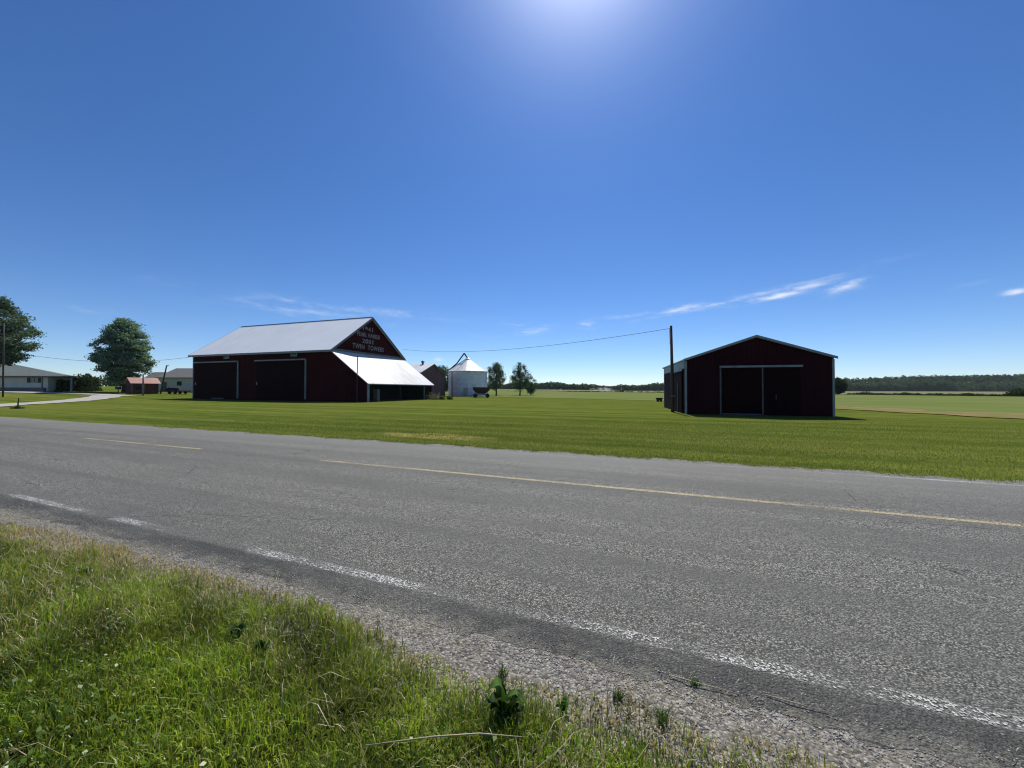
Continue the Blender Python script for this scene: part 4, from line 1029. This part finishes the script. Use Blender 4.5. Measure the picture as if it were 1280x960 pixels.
cvec = t.n('ShaderNodeCombineXYZ', {0: az, 1: el, 2: 0.}).outputs[0]
wisp = t.noise(t.mapping(cvec, (9, 60, 1), (0, 0, R(-7))), 1., 7, .62)
wisp2 = t.noise(t.mapping(cvec, (40, 120, 1), (0, 0, R(-6))), 1., 5, .7)
tex = t.math('ADD', t.math('MULTIPLY', wisp, .6), t.math('MULTIPLY', wisp2, .4))
def dirof(px, py):
    x = (px-640)/465; z = (487-py)/465; n = math.sqrt(1+x*x); return math.atan2(x, 1), math.atan2(z, n)
total = None
for px, py, L, W, rot, amp in [(920, 374, 190, 3.2, 8, .55), (450, 388, 170, 5, -2, .42), (985, 365, 75, 5, 9, .95), (1058, 357, 34, 6, 14, .85), (853, 385, 36, 4, 7, .9), (790, 393, 60, 3.5, 4, .35), (910, 378, 60, 4, 9, .35), (670, 412, 26, 5, 8, .6), (735, 405, 16, 5, 0, .55), (1272, 363, 24, 4, 3, .9),
        (390, 392, 110, 6, -3, .38), (335, 385, 60, 4, -12, .35), (500, 394, 50, 4, 0, .4), (548, 450, 9, 3, 0, .8), (95, 386, 45, 4, -6, .3), (640, 405, 40, 4, -4, .25), (1145, 334, 18, 3, 8, .25), (1210, 355, 36, 3, 2, .25), (600, 420, 40, 3, 0, .2)]:
    a0, e0 = dirof(px, py); a1, e1_ = dirof(px+L, py); ll = abs(a1-a0); ww = W/465*math.cos(a0)
    dx = t.math('SUBTRACT', az, a0); dy = t.math('SUBTRACT', el, e0); c, s = math.cos(R(rot)), math.sin(R(rot))
    p = t.math('DIVIDE', t.math('ADD', t.math('MULTIPLY', dx, c), t.math('MULTIPLY', dy, s)), ll)
    q = t.math('DIVIDE', t.math('SUBTRACT', t.math('MULTIPLY', dy, c), t.math('MULTIPLY', dx, s)), ww*1.25)
    r2 = t.math('ADD', t.math('MULTIPLY', p, p), t.math('MULTIPLY', q, q))
    g = t.math('MULTIPLY', t.math('EXPONENT', t.math('MULTIPLY', r2, -1.3)), amp)
    total = g if total is None else t.math('MAXIMUM', total, g)
k = t.math('MULTIPLY', total, t.smooth(t.math('ADD', tex, t.math('MULTIPLY', total, .22)), .47, .84), clamp=True)
skyc = t.mix(k, skyt, (8.6, 9.0, 9.6))
bg = t.n('ShaderNodeBackground', {'Color': skyc, 'Strength': .096})
t.n('ShaderNodeOutputWorld', {'Surface': bg.outputs[0]})

sun = bpy.data.lights.new('Sun', 'SUN'); sun.energy = 4.2; sun.angle = R(.53); sun.color = (1., .955, .88)
so = bpy.data.objects.new('sun', sun); col.objects.link(so)
sd_ = Vector((math.sin(AZ)*math.cos(EL), math.cos(AZ)*math.cos(EL), math.sin(EL)))
so.rotation_euler = sd_.to_track_quat('Z', 'Y').to_euler(); so.location = (20, -10, 60)

cam = bpy.data.cameras.new('Camera'); cam.sensor_width = 36; cam.lens = 36*465/1280; cam.clip_start = .05; cam.clip_end = 20000
co_ = bpy.data.objects.new('Camera', cam); col.objects.link(co_); co_.location = (0, 0, 1.6)
co_.rotation_mode = 'XYZ'
rot = Matrix.Rotation(R(90)+math.atan(7/465), 4, 'X') @ Matrix.Rotation(R(.12), 4, 'Z')
co_.matrix_world = Matrix.Translation((0, 0, 1.6)) @ rot
scene.camera = co_

vs_ = scene.view_settings; vs_.view_transform = 'Standard'; vs_.look = 'None'; vs_.exposure = .2; vs_.gamma = 1; vs_.use_curve_mapping = False
scene.cycles.max_bounces = 6; scene.cycles.transparent_max_bounces = 12; scene.cycles.diffuse_bounces = 3; scene.cycles.volume_bounces = 1
scene.cycles.use_denoising = True; scene.cycles.denoising_prefilter = 'ACCURATE'; scene.cycles.filter_width = 1.15; scene.cycles.sample_clamp_indirect = 4
bpy.context.view_layer.update()

if True:
    m, t = new_mat('haze')
    v = t.n('ShaderNodeVolumePrincipled', {'Color': (.80, .92, 1., 1), 'Density': .00007, 'Anisotropy': .0})
    t.n('ShaderNodeOutputMaterial', {'Volume': v.outputs[0]})
    tag(MB().box(-1500, -400, -1.5, 2800, 1500, 60).build('haze', m), kind='stuff')
